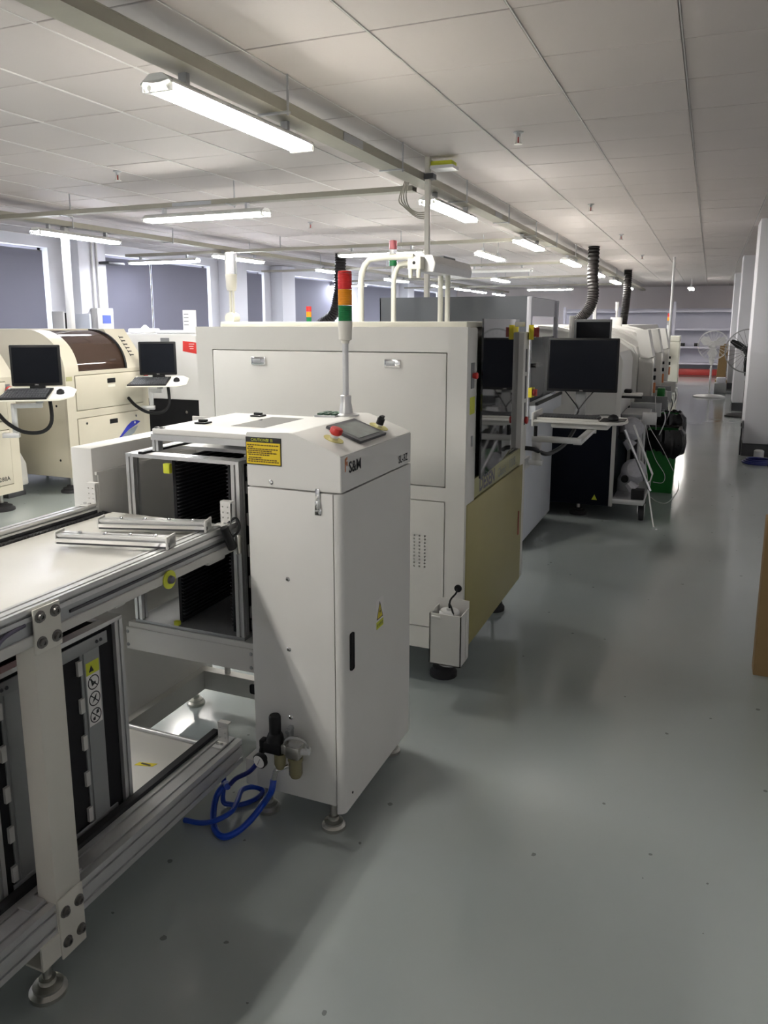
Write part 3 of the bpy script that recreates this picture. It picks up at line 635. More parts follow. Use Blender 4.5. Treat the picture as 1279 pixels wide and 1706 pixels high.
# square post with bolt plates
y0, y1 = 1.185, 1.262
po = part('post', P().box(XO-0.055, XO+0.004, y0, y1, 0.135, 0.905, 0.003).box(XO+0.004, XO+0.010, y0, y1, 0.085, 0.245, 0.003).box(XO+0.004, XO+0.010, y0, y1, 0.86, 0.965, 0.003), 'post_paint', cv, 'cream square steel post')
for y in (y0+0.017, y1-0.017):
    for z in (0.125, 0.205, 0.885, 0.945):
        part('bolt', P().lathe([(0.014, 0), (0.014, 0.002), (0.0095, 0.0025), (0.009, 0.009), (0.0045, 0.0092), (0.0045, 0.006)], (XO+0.010, y, z), (1, 0, 0), 14), 'bolt_steel', po)
part('foot_bracket', P().box(XO-0.05, XO+0.006, 1.13, 1.225, 0.098, 0.104).box(XO, XO+0.006, 1.13, 1.225, 0.104, 0.16), 'post_paint', cv)
for ya, yb_ in ((1.14, 1.183), (1.265, 1.30)): part('corner_bracket', P().box(XO-0.07, XO-0.03, ya, yb_, 0.236, 0.241), 'alu', cv)
for x, y in ((-1.358, 1.168), (-1.94, 1.168), (-1.358, -0.5), (-1.94, -0.5)): foot(cv, x, y, 0.155, 0.044)
part('hidden_post', P().box(XI-0.085, XI-0.043, y0, y1, 0.235, 0.89), 'post_paint', cv)
for x in (XO-0.03, XI-0.068): part('hidden_post', P().box(x-0.03, x+0.03, -0.55, -0.47, 0.155, 0.89), 'post_paint', cv)
part('under_tray', P().box(-1.70, -1.42, 0.2, 1.56, 0.868, 0.872), 'red_dark', cv)
part('drive_cover', P().box(XO-0.045, XO-0.02, 1.47, 1.51, 0.862, 0.882, 0.008), 'grey_white', cv)
part('drive_cover', P().box(XO-0.03, XO-0.012, 1.86, 1.95, 0.862, 0.885, 0.006), 'grey_white', cv)
# yellow stop button under the top rail
c = (XO+0.002, 1.655, 0.888)
sb = part('limit_sticker', P().lathe([(0.026, 0), (0.026, 0.004), (0.012, 0.0045)], c, (1, 0, 0), 24), 'lime', cv, 'round yellow-green tag')
part('limit_knob', P().lathe([(0.012, 0.004), (0.010, 0.014), (0.006, 0.016)], c, (1, 0, 0), 14), 'logo_purple', sb)
# clamp lever near the loader
cl_ = part('clamp_lever', P().cyl((XO+0.016, 1.905, 0.975), (XO+0.028, 1.93, 0.905), 0.0125, 0.0145), 'black', cv, 'black clamp lever')
part('lever_arm', P().tube([(XO+0.028, 1.93, 0.908), (XO+0.03, 1.945, 0.912), (XO+0.04, 1.955, 0.94)], 0.008, 8, 4), 'zinc', cl_)
part('lever_hook', P().box(XO+0.034, XO+0.046, 1.935, 1.953, 0.885, 0.945, 0.003), 'zinc', cl_)
part('sensor_cable', P().tube([(XO-0.005, 1.955, 0.972), (XO+0.006, 1.985, 0.985), (XO+0.010, 1.998, 0.95), (XO-0.002, 1.97, 0.925), (XO-0.003, 1.8, 0.922), (XO-0.002, 1.3, 0.921)], 0.004, 6), 'dark_grey', cv)
part('sensor_cable', P().tube([(XO-0.002, 1.17, 0.935), (XO+0.004, 1.10, 0.925), (XO+0.002, 1.06, 0.86), (XO-0.01, 1.02, 0.80)], 0.005, 6), 'logo_purple', cv)
def stop_bracket(x, y, z, s=1):
    b = part('stop_bracket', holed(P(), x-0.018, x+0.018, z+0.005, z+0.067, y-0.003, y+0.003, (x-0.009, x+0.009), (z+0.02, z+0.036, z+0.054), 0.0028).box(x-0.018, x+0.018, y-0.04, y+0.003, z, z+0.005, 0.001).box(x-0.018, x+0.022, y-0.003, y+0.016, z+0.067, z+0.072), 'white_paint', cv, 'white perforated stop bracket')
    for dx in (-0.009, 0.009):
        part('bracket_screw', P().lathe([(0.005, 0.005), (0.005, 0.010), (0.002, 0.010)], (x+dx, y-0.022, z)), 'chrome', b)
stop_bracket(-1.346, 1.965, 0.969); stop_bracket(-1.848, 1.935, 0.993); stop_bracket(-1.372, 1.94, 0.236)
# ------------------------------------------------------------------ PCB magazines: one in the lift, one on the lower conveyor
def make_magazine():
    W_, D_, Hh = 0.44, 0.47, 0.592
    t = thing('circuit_board_magazine', 'x', 'magazine', (0, 0, 0), 0, 'circuit board magazines')
    part('base_plate', P().box(0, W_, 0, D_, 0, 0.012, 0.001), 'alu_dull', t)
    tpz = Hh-0.012; f = P()
    f.box(0, W_, 0, 0.022, tpz, Hh).box(0, W_, 0.030, 0.055, tpz, Hh)
    xs_ = [0]+[v for x in (0.20, 0.245, 0.29, 0.36, 0.40) for v in (x, x+0.022)]+[W_]
    for xa, xb_ in zip(xs_[::2], xs_[1::2]): f.box(xa, xb_, 0.022, 0.030, tpz, Hh)
    f.box(0, W_, D_-0.055, D_, tpz, Hh, 0.001).box(0, 0.03, 0.055, D_-0.055, tpz, Hh).box(W_-0.03, W_, 0.055, D_-0.055, tpz, Hh).box(0.03, W_-0.03, 0.20, 0.27, tpz, Hh)
    tf = part('top_plate', f, 'alu', t)
    part('top_rail', P().box(0.055, 0.075, -0.002, D_, Hh, Hh+0.008), 'black', t)
    for x in (0.015, W_-0.015):
        for y in (0.015, D_-0.015):
            part('corner_post', P().prism('z', off(slotted(0.03, 0.03, 1, 1, 0.007, 0.006), x, y), 0.012, tpz), 'alu', t)
    for x, s in ((0.17, 1), (W_-0.055, -1)):
        part('comb_panel', P().box(x-0.006, x+0.006, 0.03, D_-0.03, 0.014, tpz-0.002), 'black_matte', t, 'black slotted comb panel')
        rb = P(); z = 0.03
        while z < tpz-0.01: rb.box(x+s*0.006, x+s*0.014, 0.032, D_-0.032, z, z+0.003); z += 0.0125
        part('comb_ribs', rb, 'comb_rib', t)
    part('rear_stop', P().box(0.19, W_-0.06, D_-0.035, D_-0.03, 0.02, tpz), 'black_matte', t)
    part('side_panel', P().box(W_-0.022, W_-0.012, 0.03, D_-0.03, 0.012, tpz), 'black_matte', t)
    for y in (0.075, D_-0.145):
        b = part('side_bar', P().box(W_-0.010, W_-0.004, y, y+0.055, 0.03, tpz-0.03), 'plate_grey', t)
        part('bar_edge', P().box(W_-0.022, W_-0.008, y-0.010, y, 0.03, tpz-0.03), 'plate_grey', b)
        for k in range(5): part('tab', P().box(W_-0.010, W_-0.002, y-0.024, y-0.010, 0.06+0.105*k, 0.10+0.105*k), 'grey_white', b)
    for z in (0.02, tpz-0.045):
        part('cross_plate', P().box(W_-0.006, W_-0.001, 0.05, D_-0.06, z, z+0.034, 0.001), 'plate_grey', t)
        for y in (0.065, 0.08, D_-0.10, D_-0.085): screw(t, (W_-0.001, y, z+0.017), (1, 0, 0), 0.004, 'dark_grey')
    part('yellow_knob', P().box(0.155, 0.18, -0.006, 0.01, tpz-0.045, tpz-0.012, 0.003).box(0.165, 0.185, -0.006, 0.01, 0.014, 0.03, 0.003), 'lime', t)
    return t
mg = make_magazine()
mg2 = copy_tree(mg, (-1.891, 1.130, 0.196), 0, 'circuit board magazine with a prohibition sticker strip, standing on the lower conveyor')
mg.location = (-1.765, 2.012, 0.566); mg['label'] = 'circuit board magazine in the lift bay of the loader'
MW[mg.name] = Matrix.Translation(mg.location)
# sticker strip with three prohibition signs
yb = 1.130+0.47-0.145; xb = -1.891+0.44-0.004
ss = part('sticker_strip', P().box(xb, xb+0.0008, yb+0.003, yb+0.05, 0.520, 0.700), 'paper', mg2, 'sticker with three prohibition signs')
part('sticker_head', P().box(xb+0.0008, xb+0.0013, yb+0.003, yb+0.05, 0.665, 0.700), 'lime', ss)
part('head_symbol', P().prism('x', [(yb+0.012, .672), (yb+0.03, .672), (yb+0.021, .690)], xb+0.0013, xb+0.0017), 'ink', ss)
def ring_yz(p, x, y, z, r, wv=0.0028):
    n = 24
    for i in range(n):
        a, b = 2*math.pi*i/n, 2*math.pi*(i+1)/n
        p.prism('x', [(y+r*math.cos(a), z+r*math.sin(a)), (y+r*math.cos(b), z+r*math.sin(b)), (y+(r-wv)*math.cos(b), z+(r-wv)*math.sin(b)), (y+(r-wv)*math.cos(a), z+(r-wv)*math.sin(a))], x, x+0.0005)
for k, z in enumerate((0.640, 0.593, 0.545)):
    q = P(); ring_yz(q, xb+0.0009, yb+0.0265, z, 0.0205); q.obox((xb+0.0012, yb+0.0265, z), (0.0003, 0, 0), (0, 0.0125, -0.0125), (0, 0.001, 0.001))
    y_ = yb+0.0265
    if k == 0: q.prism('x', [(y_-0.006, z-0.010), (y_+0.008, z-0.004), (y_+0.006, z+0.002), (y_-0.002, z-0.002), (y_-0.006, z+0.012), (y_-0.010, z+0.010)], xb+0.0009, xb+0.0013)
    if k == 1: q.prism('x', [(y_-0.010, z-0.010), (y_+0.004, z-0.002), (y_+0.008, z+0.012), (y_-0.001, z+0.004)], xb+0.0009, xb+0.0013)
    if k == 2: q.prism('x', [(y_-0.010, z-0.012), (y_-0.002, z-0.012), (y_-0.002, z-0.002), (y_-0.010, z-0.005)], xb+0.0009, xb+0.0013).prism('x', [(y_+0.002, z+0.002), (y_+0.012, z+0.004), (y_+0.011, z+0.014), (y_+0.003, z+0.012)], xb+0.0009, xb+0.0013)
    part('prohibition_sign', q, 'ink', ss)
# ------------------------------------------------------------------ two aluminium guide bars lying on the conveyor
def make_guide():
    t = thing('guide_bar', 'x', 'guide bar', (0, 0, 0), 0, 'aluminium guide bars on the conveyor')
    L_ = 0.335
    part('profile', P().prism('x', off(slotted(0.03, 0.016, 1, 1, 0.005, 0.003), 0.015, 0.014), -L_, 0), 'alu', t)
    part('lip', P().box(-L_, 0, -0.007, 0.0, 0.006, 0.014), 'chrome', t); part('shade_strip', P().box(-L_, 0, -0.004, 0.0, 0.001, 0.006), 'dark_grey', t)  # dark grey strip paints in the shadow line under the lip
    part('end_block', P().box(-0.006, 0.0, -0.012, 0.036, 0.0, 0.028, 0.002), 'white_paint', t, 'white end block')
    part('end_block', P().box(-L_-0.006, -L_, -0.004, 0.036, 0.0, 0.028, 0.003), 'white_paint', t, 'white end block')
    for k in range(4): part('rivet', P().lathe([(0.006, 0.022), (0.005, 0.026), (0.002, 0.027)], (-0.05-0.075*k, 0.016, 0)), 'chrome', t)
    for x in (-0.20, -0.10): part('nut', P().box(x, x+0.018, 0.032, 0.046, 0.001, 0.012, 0.002), 'chrome', t)
    return t
g1 = make_guide()
g2 = copy_tree(g1)
def place(o, tail, head, lab):
    o.location = (head[0], head[1], 0.9685); o.rotation_euler = (0, 0, math.atan2(head[1]-tail[1], head[0]-tail[0])); o['label'] = lab
g1.scale = g2.scale = (1.0, 1.2, 1.3)
place(g1, (-1.640, 1.775), (-1.345, 1.865), 'aluminium guide bar on the conveyor table, nearer the loader')
place(g2, (-1.66, 1.595), (-1.335, 1.675), 'aluminium guide bar on the conveyor table, farther from the loader')
# ================================================================== stencil printer with gold door behind the loader
def rot_switch(t, c, n, r=0.026, name='rotary_switch'):
    n = Vector(n).normalized(); c = Vector(c)
    u = Vector((0, 0, 1)); v = n.cross(u)
    b = part(name, P().obox(c+n*0.012, u*r*1.25, v*r*1.25, n*0.012), 'yellow', t, 'yellow switch with red grip')
    part('grip', P().lathe([(r*0.9, 0.024), (r*0.8, 0.040), (r*0.3, 0.041)], c, n, 16).obox(c+n*0.045, u*r*0.85, v*r*0.25, n*0.008), 'red_dark', b)
    return b
def stop_plate(t, c, n, r=0.014):
    n = Vector(n).normalized(); c = Vector(c); u = Vector((0, 0, 1)); v = n.cross(u)
    b = part('switch_plate', P().obox(c+n*0.001, u*0.052, v*0.022, n*0.0015), 'mid_grey', t)
    part('stop_button', P().lathe([(r*0.8, 0.002), (r, 0.012), (r, 0.02), (r*0.7, 0.024)], c, n, 16), 'red', b)
    return b
PX, PY0, PY1, PZ0, PZ1 = -0.88, 2.98, 4.12, 0.20, 1.566
PXL = -2.165
pr = thing('stencil_printer', 'big white stencil printer with gold door and dark glass window', 'machine', (-1.5, 3.5, 0))
part('body', P().box(PXL, -1.06, PY0+0.03, PY1, PZ0, PZ1-0.002, 0.004), 'printer_white', pr)
fp = P(); xa, xb, ya, yb = -2.079, -0.963, PY0-0.002, PY0+0.03      # front plate with two real door openings
for q in ((PXL, xa, PZ0, PZ1), (xb, PX, PZ0, PZ1), (xa, xb, PZ0, 0.296), (xa, xb, 0.856, 0.914), (xa, xb, 1.466, PZ1)): fp.box(q[0], q[1], ya, yb, q[2], q[3])
bmesh.ops.remove_doubles(fp.bm, verts=fp.bm.verts, dist=1e-5)
part('front_plate', fp, 'printer_white', pr)
part('corner_pillar', P().box(-1.06, PX, PY0+0.03, 3.125, PZ0, PZ1-0.002, 0.006), 'printer_white', pr)
part('end_pillar', P().box(-1.06, PX, 4.0, PY1, PZ0, PZ1-0.03, 0.006), 'printer_white', pr)
part('lower_box', P().box(-1.06, PX-0.012, 3.125, 4.0, PZ0, 0.93), 'printer_white', pr)
part('top_lid', P().box(PXL+0.10, PX-0.02, PY0+0.05, PY1-0.02, PZ1-0.002, 1.588, 0.004), 'cream', pr)
part('window', P().prism('z', [(-0.856, 3.127), (-0.908, 3.998), (-0.916, 3.998), (-0.864, 3.127)], 0.934, 1.60), 'dark_glass', pr, 'dark tinted glass window')
part('sill', P().box(-1.06, PX-0.014, 3.127, 3.998, 0.930, 0.933), 'hood_grey', pr)
gd = part('gold_door', P().box(PX-0.010, PX+0.004, 3.005, 4.045, PZ0+0.004, 0.842, 0.003), 'gold', pr, 'olive gold door')
part('door_pull', P().box(PX+0.003, PX+0.007, 3.965, 3.985, 0.47, 0.60, 0.003), 'red_dark', gd)
gs = part('gold_strip', P().box(PX-0.014, PX-0.002, 3.128, 3.998, 0.848, 0.932, 0.002), 'gold_strip', pr)
tx = P(); text_into(tx, 'DESEN', (PX-0.0015, 3.20, 0.862), (0, 1, 0), (0, 0, 1), 0.085, sx=1.05, bold=0.03); part('logo_text', tx, 'logo_purple', gs)
tx = P(); text_into(tx, 'Classic', (PX-0.0015, 3.52, 0.864), (0, 1, 0), (0, 0, 1), 0.062, sx=0.95, bold=0.01); text_into(tx, '1008', (PX-0.0015, 3.74, 0.868), (0, 1, 0), (0, 0, 1), 0.065, sx=1.1); part('model_text', tx, 'logo_grey', gs)
part('drip_shelf', P().box(PX-0.028, PX-0.016, 3.45, 3.93, 0.933, 0.945, 0.002), 'chrome', pr)
# access panels of the side facing the loader
def flush_panel(t, x0, x1, z0, z1, y, m, nm='access_panel'):
    return part(nm, P().box(x0, x1, y-0.001, y+0.026, z0, z1, 0.0015), m, t)
ap = flush_panel(pr, -2.075, -0.967, 0.918, 1.462, PY0-0.002, 'printer_white')
for x in (-1.835, -1.197):
    l_ = part('paddle_latch', P().box(x-0.036, x+0.036, PY0-0.011, PY0-0.003, 1.40, 1.436, 0.004), 'chrome', ap)
    part('latch_recess', P().box(x-0.028, x+0.012, PY0-0.0125, PY0-0.006, 1.408, 1.428, 0.002), 'alu_dull', l_)
# lower panel with a perforated vent: 90 real holes
vc = [-1.238+0.0235*i for i in range(9)]; vr = [0.565+0.0150*j for j in range(10)]
vx0, vx1, vz0, vz1 = vc[0]-0.012, vc[-1]+0.012, vr[0]-0.008, vr[-1]+0.008
lp2 = P(); yf, yk = PY0-0.003, PY0+0.003
for q in ((-2.075, vx0, 0.30, 0.852), (vx1, -0.967, 0.30, 0.852), (vx0, vx1, 0.30, vz0), (vx0, vx1, vz1, 0.852)): lp2.box(q[0], q[1], yf, yk, q[2], q[3])
holed(lp2, vx0, vx1, vz0, vz1, yf, yk, vc, vr, 0.0042); bmesh.ops.remove_doubles(lp2.bm, verts=lp2.bm.verts, dist=1e-5)
part('vent_panel', lp2, 'printer_white', pr)
stop_plate(pr, (PX, 3.055, 1.372), (1, 0, 0), 0.013)
part('yellow_sticker', P().box(PX, PX+0.001, 3.025, 3.095, 1.215, 1.285), 'lime', pr)
part('cable_lock', P().box(PX, PX+0.006, 3.05, 3.065, 1.08, 1.125, 0.002), 'alu_dull', pr)
for k in range(3): part('cable_slot', P().box(PX-0.001, PX+0.0015, 4.045, 4.075, 1.05+0.14*k, 1.17+0.14*k, 0.002), 'dark_grey', pr)
b = part('emergency_stop', P().lathe([(0.016, 0), (0.020, 0.006), (0.020, 0.014), (0.012, 0.018)], (PX, 4.07, 1.075), (1, 0, 0), 16), 'red', pr)
rot_switch(pr, (PX, 4.10, 1.535), (1, 0.25, 0), 0.030)
for x in (-1.02, -2.05):
    for y in (3.165, 4.06): foot(pr, x, y, PZ0+0.02, 0.062, 'rubber', 0.011, 0.055)
# clear beacon on the top left corner
bx, by = -2.085, 3.16
part('beacon_base', P().box(bx-0.05, bx+0.06, by-0.03, by+0.03, 1.566, 1.578, 0.003).lathe([(0.026, 0), (0.026, 0.05)], (bx, by-0.025, 1.605), (0, 1, 0), 16), 'cream', pr)
part('beacon_rod', P().cyl((bx-0.008, by, 1.60), (bx-0.008, by, 1.735), 0.006, n=8).cyl((bx+0.008, by, 1.60), (bx+0.008, by, 1.735), 0.006, n=8), 'cream', pr)
part('beacon_socket', P().lathe([(0.020, 1.73), (0.024, 1.745), (0.027, 1.80), (0.027, 1.806)], (bx, by, 0)), 'tower_body', pr)
part('beacon_lens', P().lathe([(0.027, 1.806), (0.0275, 1.83), (0.026, 1.90), (0.02, 1.905)], (bx, by, 0)), 'lens_clear', pr, 'clear lens')
# white box with a bottle hooked to the printer corner
bxn = thing('bottle_holder', 'small white open box with a bottle hung on the printer corner', 'box', (-0.94, 2.88, 0.16))
x0, x1, y0, y1, z0, z1 = -0.985, -0.850, 2.86, 2.977, 0.192, 0.412
q = P(); q.box(x0, x1, y0, y0+0.004, z0, z1).box(x0, x1, y0, y1, z0, z0+0.004).box(x0, x0+0.004, y0, y1, z0, z1).box(x0, x1, y1-0.004, y1, z0, z1+0.03)
part('tray', q, 'white_paint', bxn)
part('side_plate', P().box(x1-0.004, x1, y0, y1-0.05, z0, z1), 'white_paint', bxn); part('side_plate', P().box(x1-0.004, x1, y1-0.045, y1, z0, z1), 'white_paint', bxn)
part('front_lip', P().box(x0+0.01, x0+0.05, y0-0.008, y0+0.006, z1-0.02, z1-0.008, 0.002), 'white_paint', bxn)
bt = thing('solvent_bottle', 'white capped bottle with a black tube, sitting in the white box', 'bottle', (-0.918, 2.918, 0.196))
part('bottle_body', P().lathe([(0.045, 0.196), (0.047, 0.18), (0.047, 0.34), (0.044, 0.36), (0.040, 0.365)], (-0.918, 2.918, 0)), 'fan_white', bt)
part('cap', P().lathe([(0.043, 0.385), (0.043, 0.405), (0.038, 0.412), (0.012, 0.412), (0.012, 0.422), (0.008, 0.422)], (-0.918, 2.918, 0)), 'fan_white', bt)
part('tube', P().tube([(-0.918, 2.918, 0.42), (-0.915, 2.905, 0.445), (-0.90, 2.895, 0.425), (-0.885, 2.885, 0.385)], 0.004, 6), 'black', bt)
part('tube', P().tube([(-0.918, 2.918, 0.42), (-0.92, 2.935, 0.45), (-0.905, 2.96, 0.472), (-0.90, 2.972, 0.49)], 0.004, 6), 'black', bt)
part('grommet', P().cyl((-0.90, 2.972, 0.49), (-0.90, 2.979, 0.49), 0.016), 'black', bt)
# ================================================================== overhead pipes and beam behind the printer
YP = 4.55
ar = thing('overhead_pipe_stand', 'two cream bent pipes carrying a grey metal beam', 'stand', (-1.95, YP, 0))
def W(px, py, Y=YP): return ony(px, py, Y)
a, b, c, d = W(602, 535), W(602, 468), W(625, 434), W(690, 427)
part('bent_pipe', P().tube([(a.x, YP, 0), (a.x, YP, b.z)]+[(b.x+(c.x-b.x)*(1-math.cos(k*math.pi/8)), YP, b.z+(d.z-b.z)*math.sin(k*math.pi/8)) for k in range(1, 4)]+[(c.x+0.06, YP, d.z), (d.x, YP, d.z)], 0.019, 12, 4, False), 'cream', ar)
a, b, c, d2 = W(651, 535), W(651, 475), W(668, 444), W(690, 436)
part('bent_pipe', P().tube([(a.x, YP+0.05, 0), (a.x, YP+0.05, b.z)]+[(b.x+(c.x-b.x)*(1-math.cos(k*math.pi/8)), YP+0.05, b.z+(d2.z-b.z)*math.sin(k*math.pi/8)) for k in range(1, 4)]+[(c.x+0.04, YP+0.05, d2.z), (d2.x, YP+0.05, d2.z)], 0.016, 12, 4, False), 'cream', ar)
e = W(691, 438)
part('end_plate', P().box(e.x-0.043, e.x+0.043, YP-0.012, YP+0.06, e.z-0.038, e.z+0.038, 0.004), 'cream', ar)
part('plate_hole', P().cyl((e.x, YP-0.013, e.z), (e.x, YP-0.011, e.z), 0.010), 'black', ar)
for s in (-1, 1): part('plate_lug', P().lathe([(0.012, -0.06), (0.014, -0.03), (0.014, 0)], (e.x+s*0.026, YP, e.z-0.03)), 'cream', ar)
part('beam', P().prism('y', [(e.x-0.02, e.z-0.05), (e.x+0.10, e.z-0.05), (e.x+0.11, e.z+0.0), (e.x+0.09, e.z+0.05), (e.x-0.02, e.z+0.05)], YP+0.06, 5.42, 0.004), 'alu', ar)
part('beam_lid', P().box(e.x-0.02, e.x+0.085, YP+0.3, 5.1, e.z+0.05, e.z+0.062), 'mid_grey', ar)
for dx in (0.0, 0.05): part('drop_pipe', P().cyl((e.x+dx, 5.05, 0.0), (e.x+dx, 5.05, e.z-0.05), 0.017, n=10), 'cream', ar)
# small beacon with red and green rings
bx, by = W(655, 437, 4.85).x, 4.85
bc = thing('beacon_light', 'small beacon with pink-red top and green ring between the cream pipes', 'beacon', (bx, by, 0))
part('pole', P().cyl((bx, by, 0), (bx, by, 1.95), 0.010, n=10), 'alu', bc)
part('green_ring', P().cyl((bx, by, 1.95), (bx, by, 2.0), 0.026), 'lens_green', bc); part('clear_ring', P().cyl((bx, by, 2.0), (bx, by, 2.055), 0.026), 'lens_clear', bc); part('red_ring', P().lathe([(0.026, 2.055), (0.026, 2.11), (0.012, 2.113)], (bx, by, 0)), 'lens_pink', bc)
# ================================================================== inspection machine with grey hood
IX, IY0, IY1 = -1.12, 5.22, 6.24
im = thing('inspection_machine', 'grey-hooded inspection machine with white lower panel, behind the printer', 'machine', (-1.65, 5.7, 0))
part('lower_body', P().box(-2.2, IX, IY0, IY1, 0.07, 0.93, 0.004), 'cool_white', im)
part('plinth', P().box(-2.15, IX-0.05, IY0+0.05, IY1-0.05, 0.0, 0.07), 'black', im)
part('ledge', P().box(-2.2, IX+0.06, IY0+0.02, IY1, 0.935, 1.03, 0.006), 'cool_white', im)
part('ledge_strip', P().box(IX+0.05, IX+0.068, IY0+0.04, IY1-0.02, 1.03, 1.05), 'black', im)
part('hood_panel', P().box(-2.2, IX-0.02, IY0, IY0+0.008, 0.94, 1.752), 'hood_grey', im, 'dark grey hood panel')
part('hood_panel', P().box(-2.2, -2.192, IY0, IY1, 0.94, 1.752), 'hood_grey', im)
part('hood_top', P().box(-2.2, IX-0.02, IY0, IY1, 1.752, 1.760), 'hood_grey', im)
part('window_post', P().box(IX-0.02, IX+0.012, IY0, IY0+0.045, 0.94, 1.758, 0.003), 'hood_pale', im); part('window_post', P().box(IX-0.02, IX+0.012, IY1-0.045, IY1, 0.94, 1.758, 0.003), 'hood_pale', im)
part('upper_window', P().box(IX-0.012, IX-0.006, IY0+0.045, IY1-0.045, 1.63, 1.755), 'hood_pale', im)
part('lower_window', P().prism('y', [(IX+0.002, 1.05), (IX+0.010, 1.05), (IX-0.012, 1.485), (IX-0.02, 1.485)], IY0+0.045, IY1-0.045), 'hood_grey', im, 'tinted grey window')
part('inner_gantry', P().box(-1.9, -1.3, 5.55, 5.85, 1.42, 1.56, 0.03), 'cream', im)
part('inner_floor', P().box(-2.19, IX-0.03, IY0+0.01, IY1, 1.03, 1.04), 'mid_grey', im)
part('rear_post', P().box(-2.2, -2.16, IY1-0.04, IY1, 0.94, 1.75), 'hood_pale', im)
rot_switch(im, (IX+0.012, 5.25, 1.12), (1, -0.1, 0), 0.026)
part('hinge_knob', P().cyl((IX+0.012, 5.27, 1.30), (IX+0.045, 5.27, 1.30), 0.014, n=10), 'black', im)
# ================================================================== monitor and keyboard tray on an arm from the printer
YM = 5.0
mt = thing('keyboard_tray', 'white keyboard tray on an aluminium swing arm from the printer', 'keyboard tray', (-0.72, 4.85, 0.97))
part('tray_plate', P().prism('z', [(-0.97, 4.70), (-0.52, 4.70), (-0.44, 4.76), (-0.42, 4.86), (-0.44, 5.02), (-0.97, 5.02)], 0.985, 1.003, 0.005), 'white_paint', mt)
part('tray_belly', P().box(-0.86, -0.52, 4.72, 4.98, 0.955, 0.985, 0.012), 'white_paint', mt)
part('side_wing', P().box(-0.975, -0.962, 4.70, 4.98, 0.96, 1.045, 0.003), 'white_paint', mt)
part('wall_arm', P().box(PX, -0.80, 4.175, 4.215, 0.815, 0.845, 0.004).box(PX-0.01, PX+0.004, PY1-0.02, 4.215, 0.80, 0.86), 'alu', mt)
part('riser', P().prism('z', off(slotted(0.045, 0.04, 1, 1, 0.006, 0.005), -0.835, 4.195), 0.845, 0.945), 'alu', mt)
part('swing_arm', P().box(-0.862, -0.60, 4.175, 4.215, 0.945, 0.975, 0.003), 'alu', mt); part('swing_link', P().box(-0.645, -0.60, 4.215, 4.80, 0.935, 0.955, 0.003), 'alu', mt)
part('pivot', P().cyl((-0.622, 4.80, 0.925), (-0.622, 4.80, 0.957), 0.024, n=12), 'white_paint', mt)
part('pivot_pin', P().cyl((-0.845, 4.195, 0.975), (-0.845, 4.195, 1.03), 0.010, n=10), 'black', mt)
part('monitor_stem', P().box(-0.76, -0.70, 4.998, 5.019, 1.0, 1.32), 'mid_grey', mt)
part('cable', P().tube([(PX, 4.10, 0.92), (-0.84, 4.14, 0.91), (-0.80, 4.25, 0.87), (-0.78, 4.4, 0.86), (-0.75, 4.6, 0.88), (-0.73, 4.8, 0.94)], 0.012, 8), 'black', mt, 'black cable sleeve')
mo = thing('monitor', 'black flat monitor above the keyboard tray beside the printer', 'monitor', (-0.735, YM, 1.15))
c0, c1 = ony(914, 563, YM-0.03), ony(1028, 655, YM-0.03)
part('bezel', P().box(c0.x, c1.x, YM-0.03, YM-0.005, c1.z, c0.z, 0.006), 'black', mo)
part('screen', P().box(c0.x+0.012, c1.x-0.012, YM-0.0315, YM-0.0295, c1.z+0.018, c0.z-0.012), 'screen', mo)
tx = P(); text_into(tx, 'DELL', ((c0.x+c1.x)/2, YM-0.0305, c1.z+0.005), (1, 0, 0), (0, 0, 1), 0.010, align='CENTER'); part('logo_text', tx, 'paper', mo)
part('rear_shell', P().box(c0.x+0.05, c1.x-0.05, YM-0.005, YM-0.001, c1.z+0.05, c0.z-0.05, 0.001), 'black', mo)
for s, e_ in ((-1, 0.10), (1, 0.09)):
    part('cable', P().tube([(-0.735+s*e_, YM-0.008, c1.z+0.01), (-0.735+s*e_*0.5, YM-0.02, c1.z-0.045), (-0.735, YM-0.03, 1.045), (-0.735-0.01, YM-0.04, 1.015)], 0.004, 6), 'black', mo)
def keys(t, x0, x1, y0, y1, z, nx, ny, m='dark_grey'):
    q = P(); dx, dy = (x1-x0)/nx, (y1-y0)/ny
    for i in range(nx):
        for j in range(ny): q.box(x0+dx*i+dx*0.1, x0+dx*(i+0.9), y0+dy*j+dy*0.12, y0+dy*(j+0.88), z, z+0.006)
    return part('keys', q, m, t, kind='stuff')
kb = thing('keyboard', 'black computer keyboard on the white tray by the printer', 'keyboard', (-0.78, 4.84, 1.003))
part('case', P().box(-0.945, -0.585, 4.735, 4.90, 1.003, 1.018, 0.004), 'black', kb); keys(kb, -0.938, -0.592, 4.742, 4.893, 1.018, 20, 6)
part('front_edge', P().box(-0.95, -0.58, 4.722, 4.735, 1.003, 1.016, 0.003), 'grey_white', kb)
mp = solo('mouse_pad', P().prism('z', [(-0.575, 4.74), (-0.47, 4.74), (-0.435, 4.80), (-0.435, 4.93), (-0.575, 4.93)], 1.003, 1.006), 'black', 'dark mouse pad on the white tray by the printer', 'mouse pad')
ms = thing('computer_mouse', 'black computer mouse on the dark pad by the printer', 'mouse', (-0.505, 4.82, 1.006))
part('shell', P().lathe([(0.030, 0.0), (0.033, 0.006), (0.030, 0.020), (0.018, 0.032), (0.004, 0.036)], (-0.505, 4.82, 1.006), n=20), 'black', ms)
part('cord', P().tube([(-0.505, 4.85, 1.015), (-0.51, 4.90, 1.02), (-0.56, 4.95, 1.022), (-0.66, 4.97, 1.012)], 0.003, 6), 'black', ms)
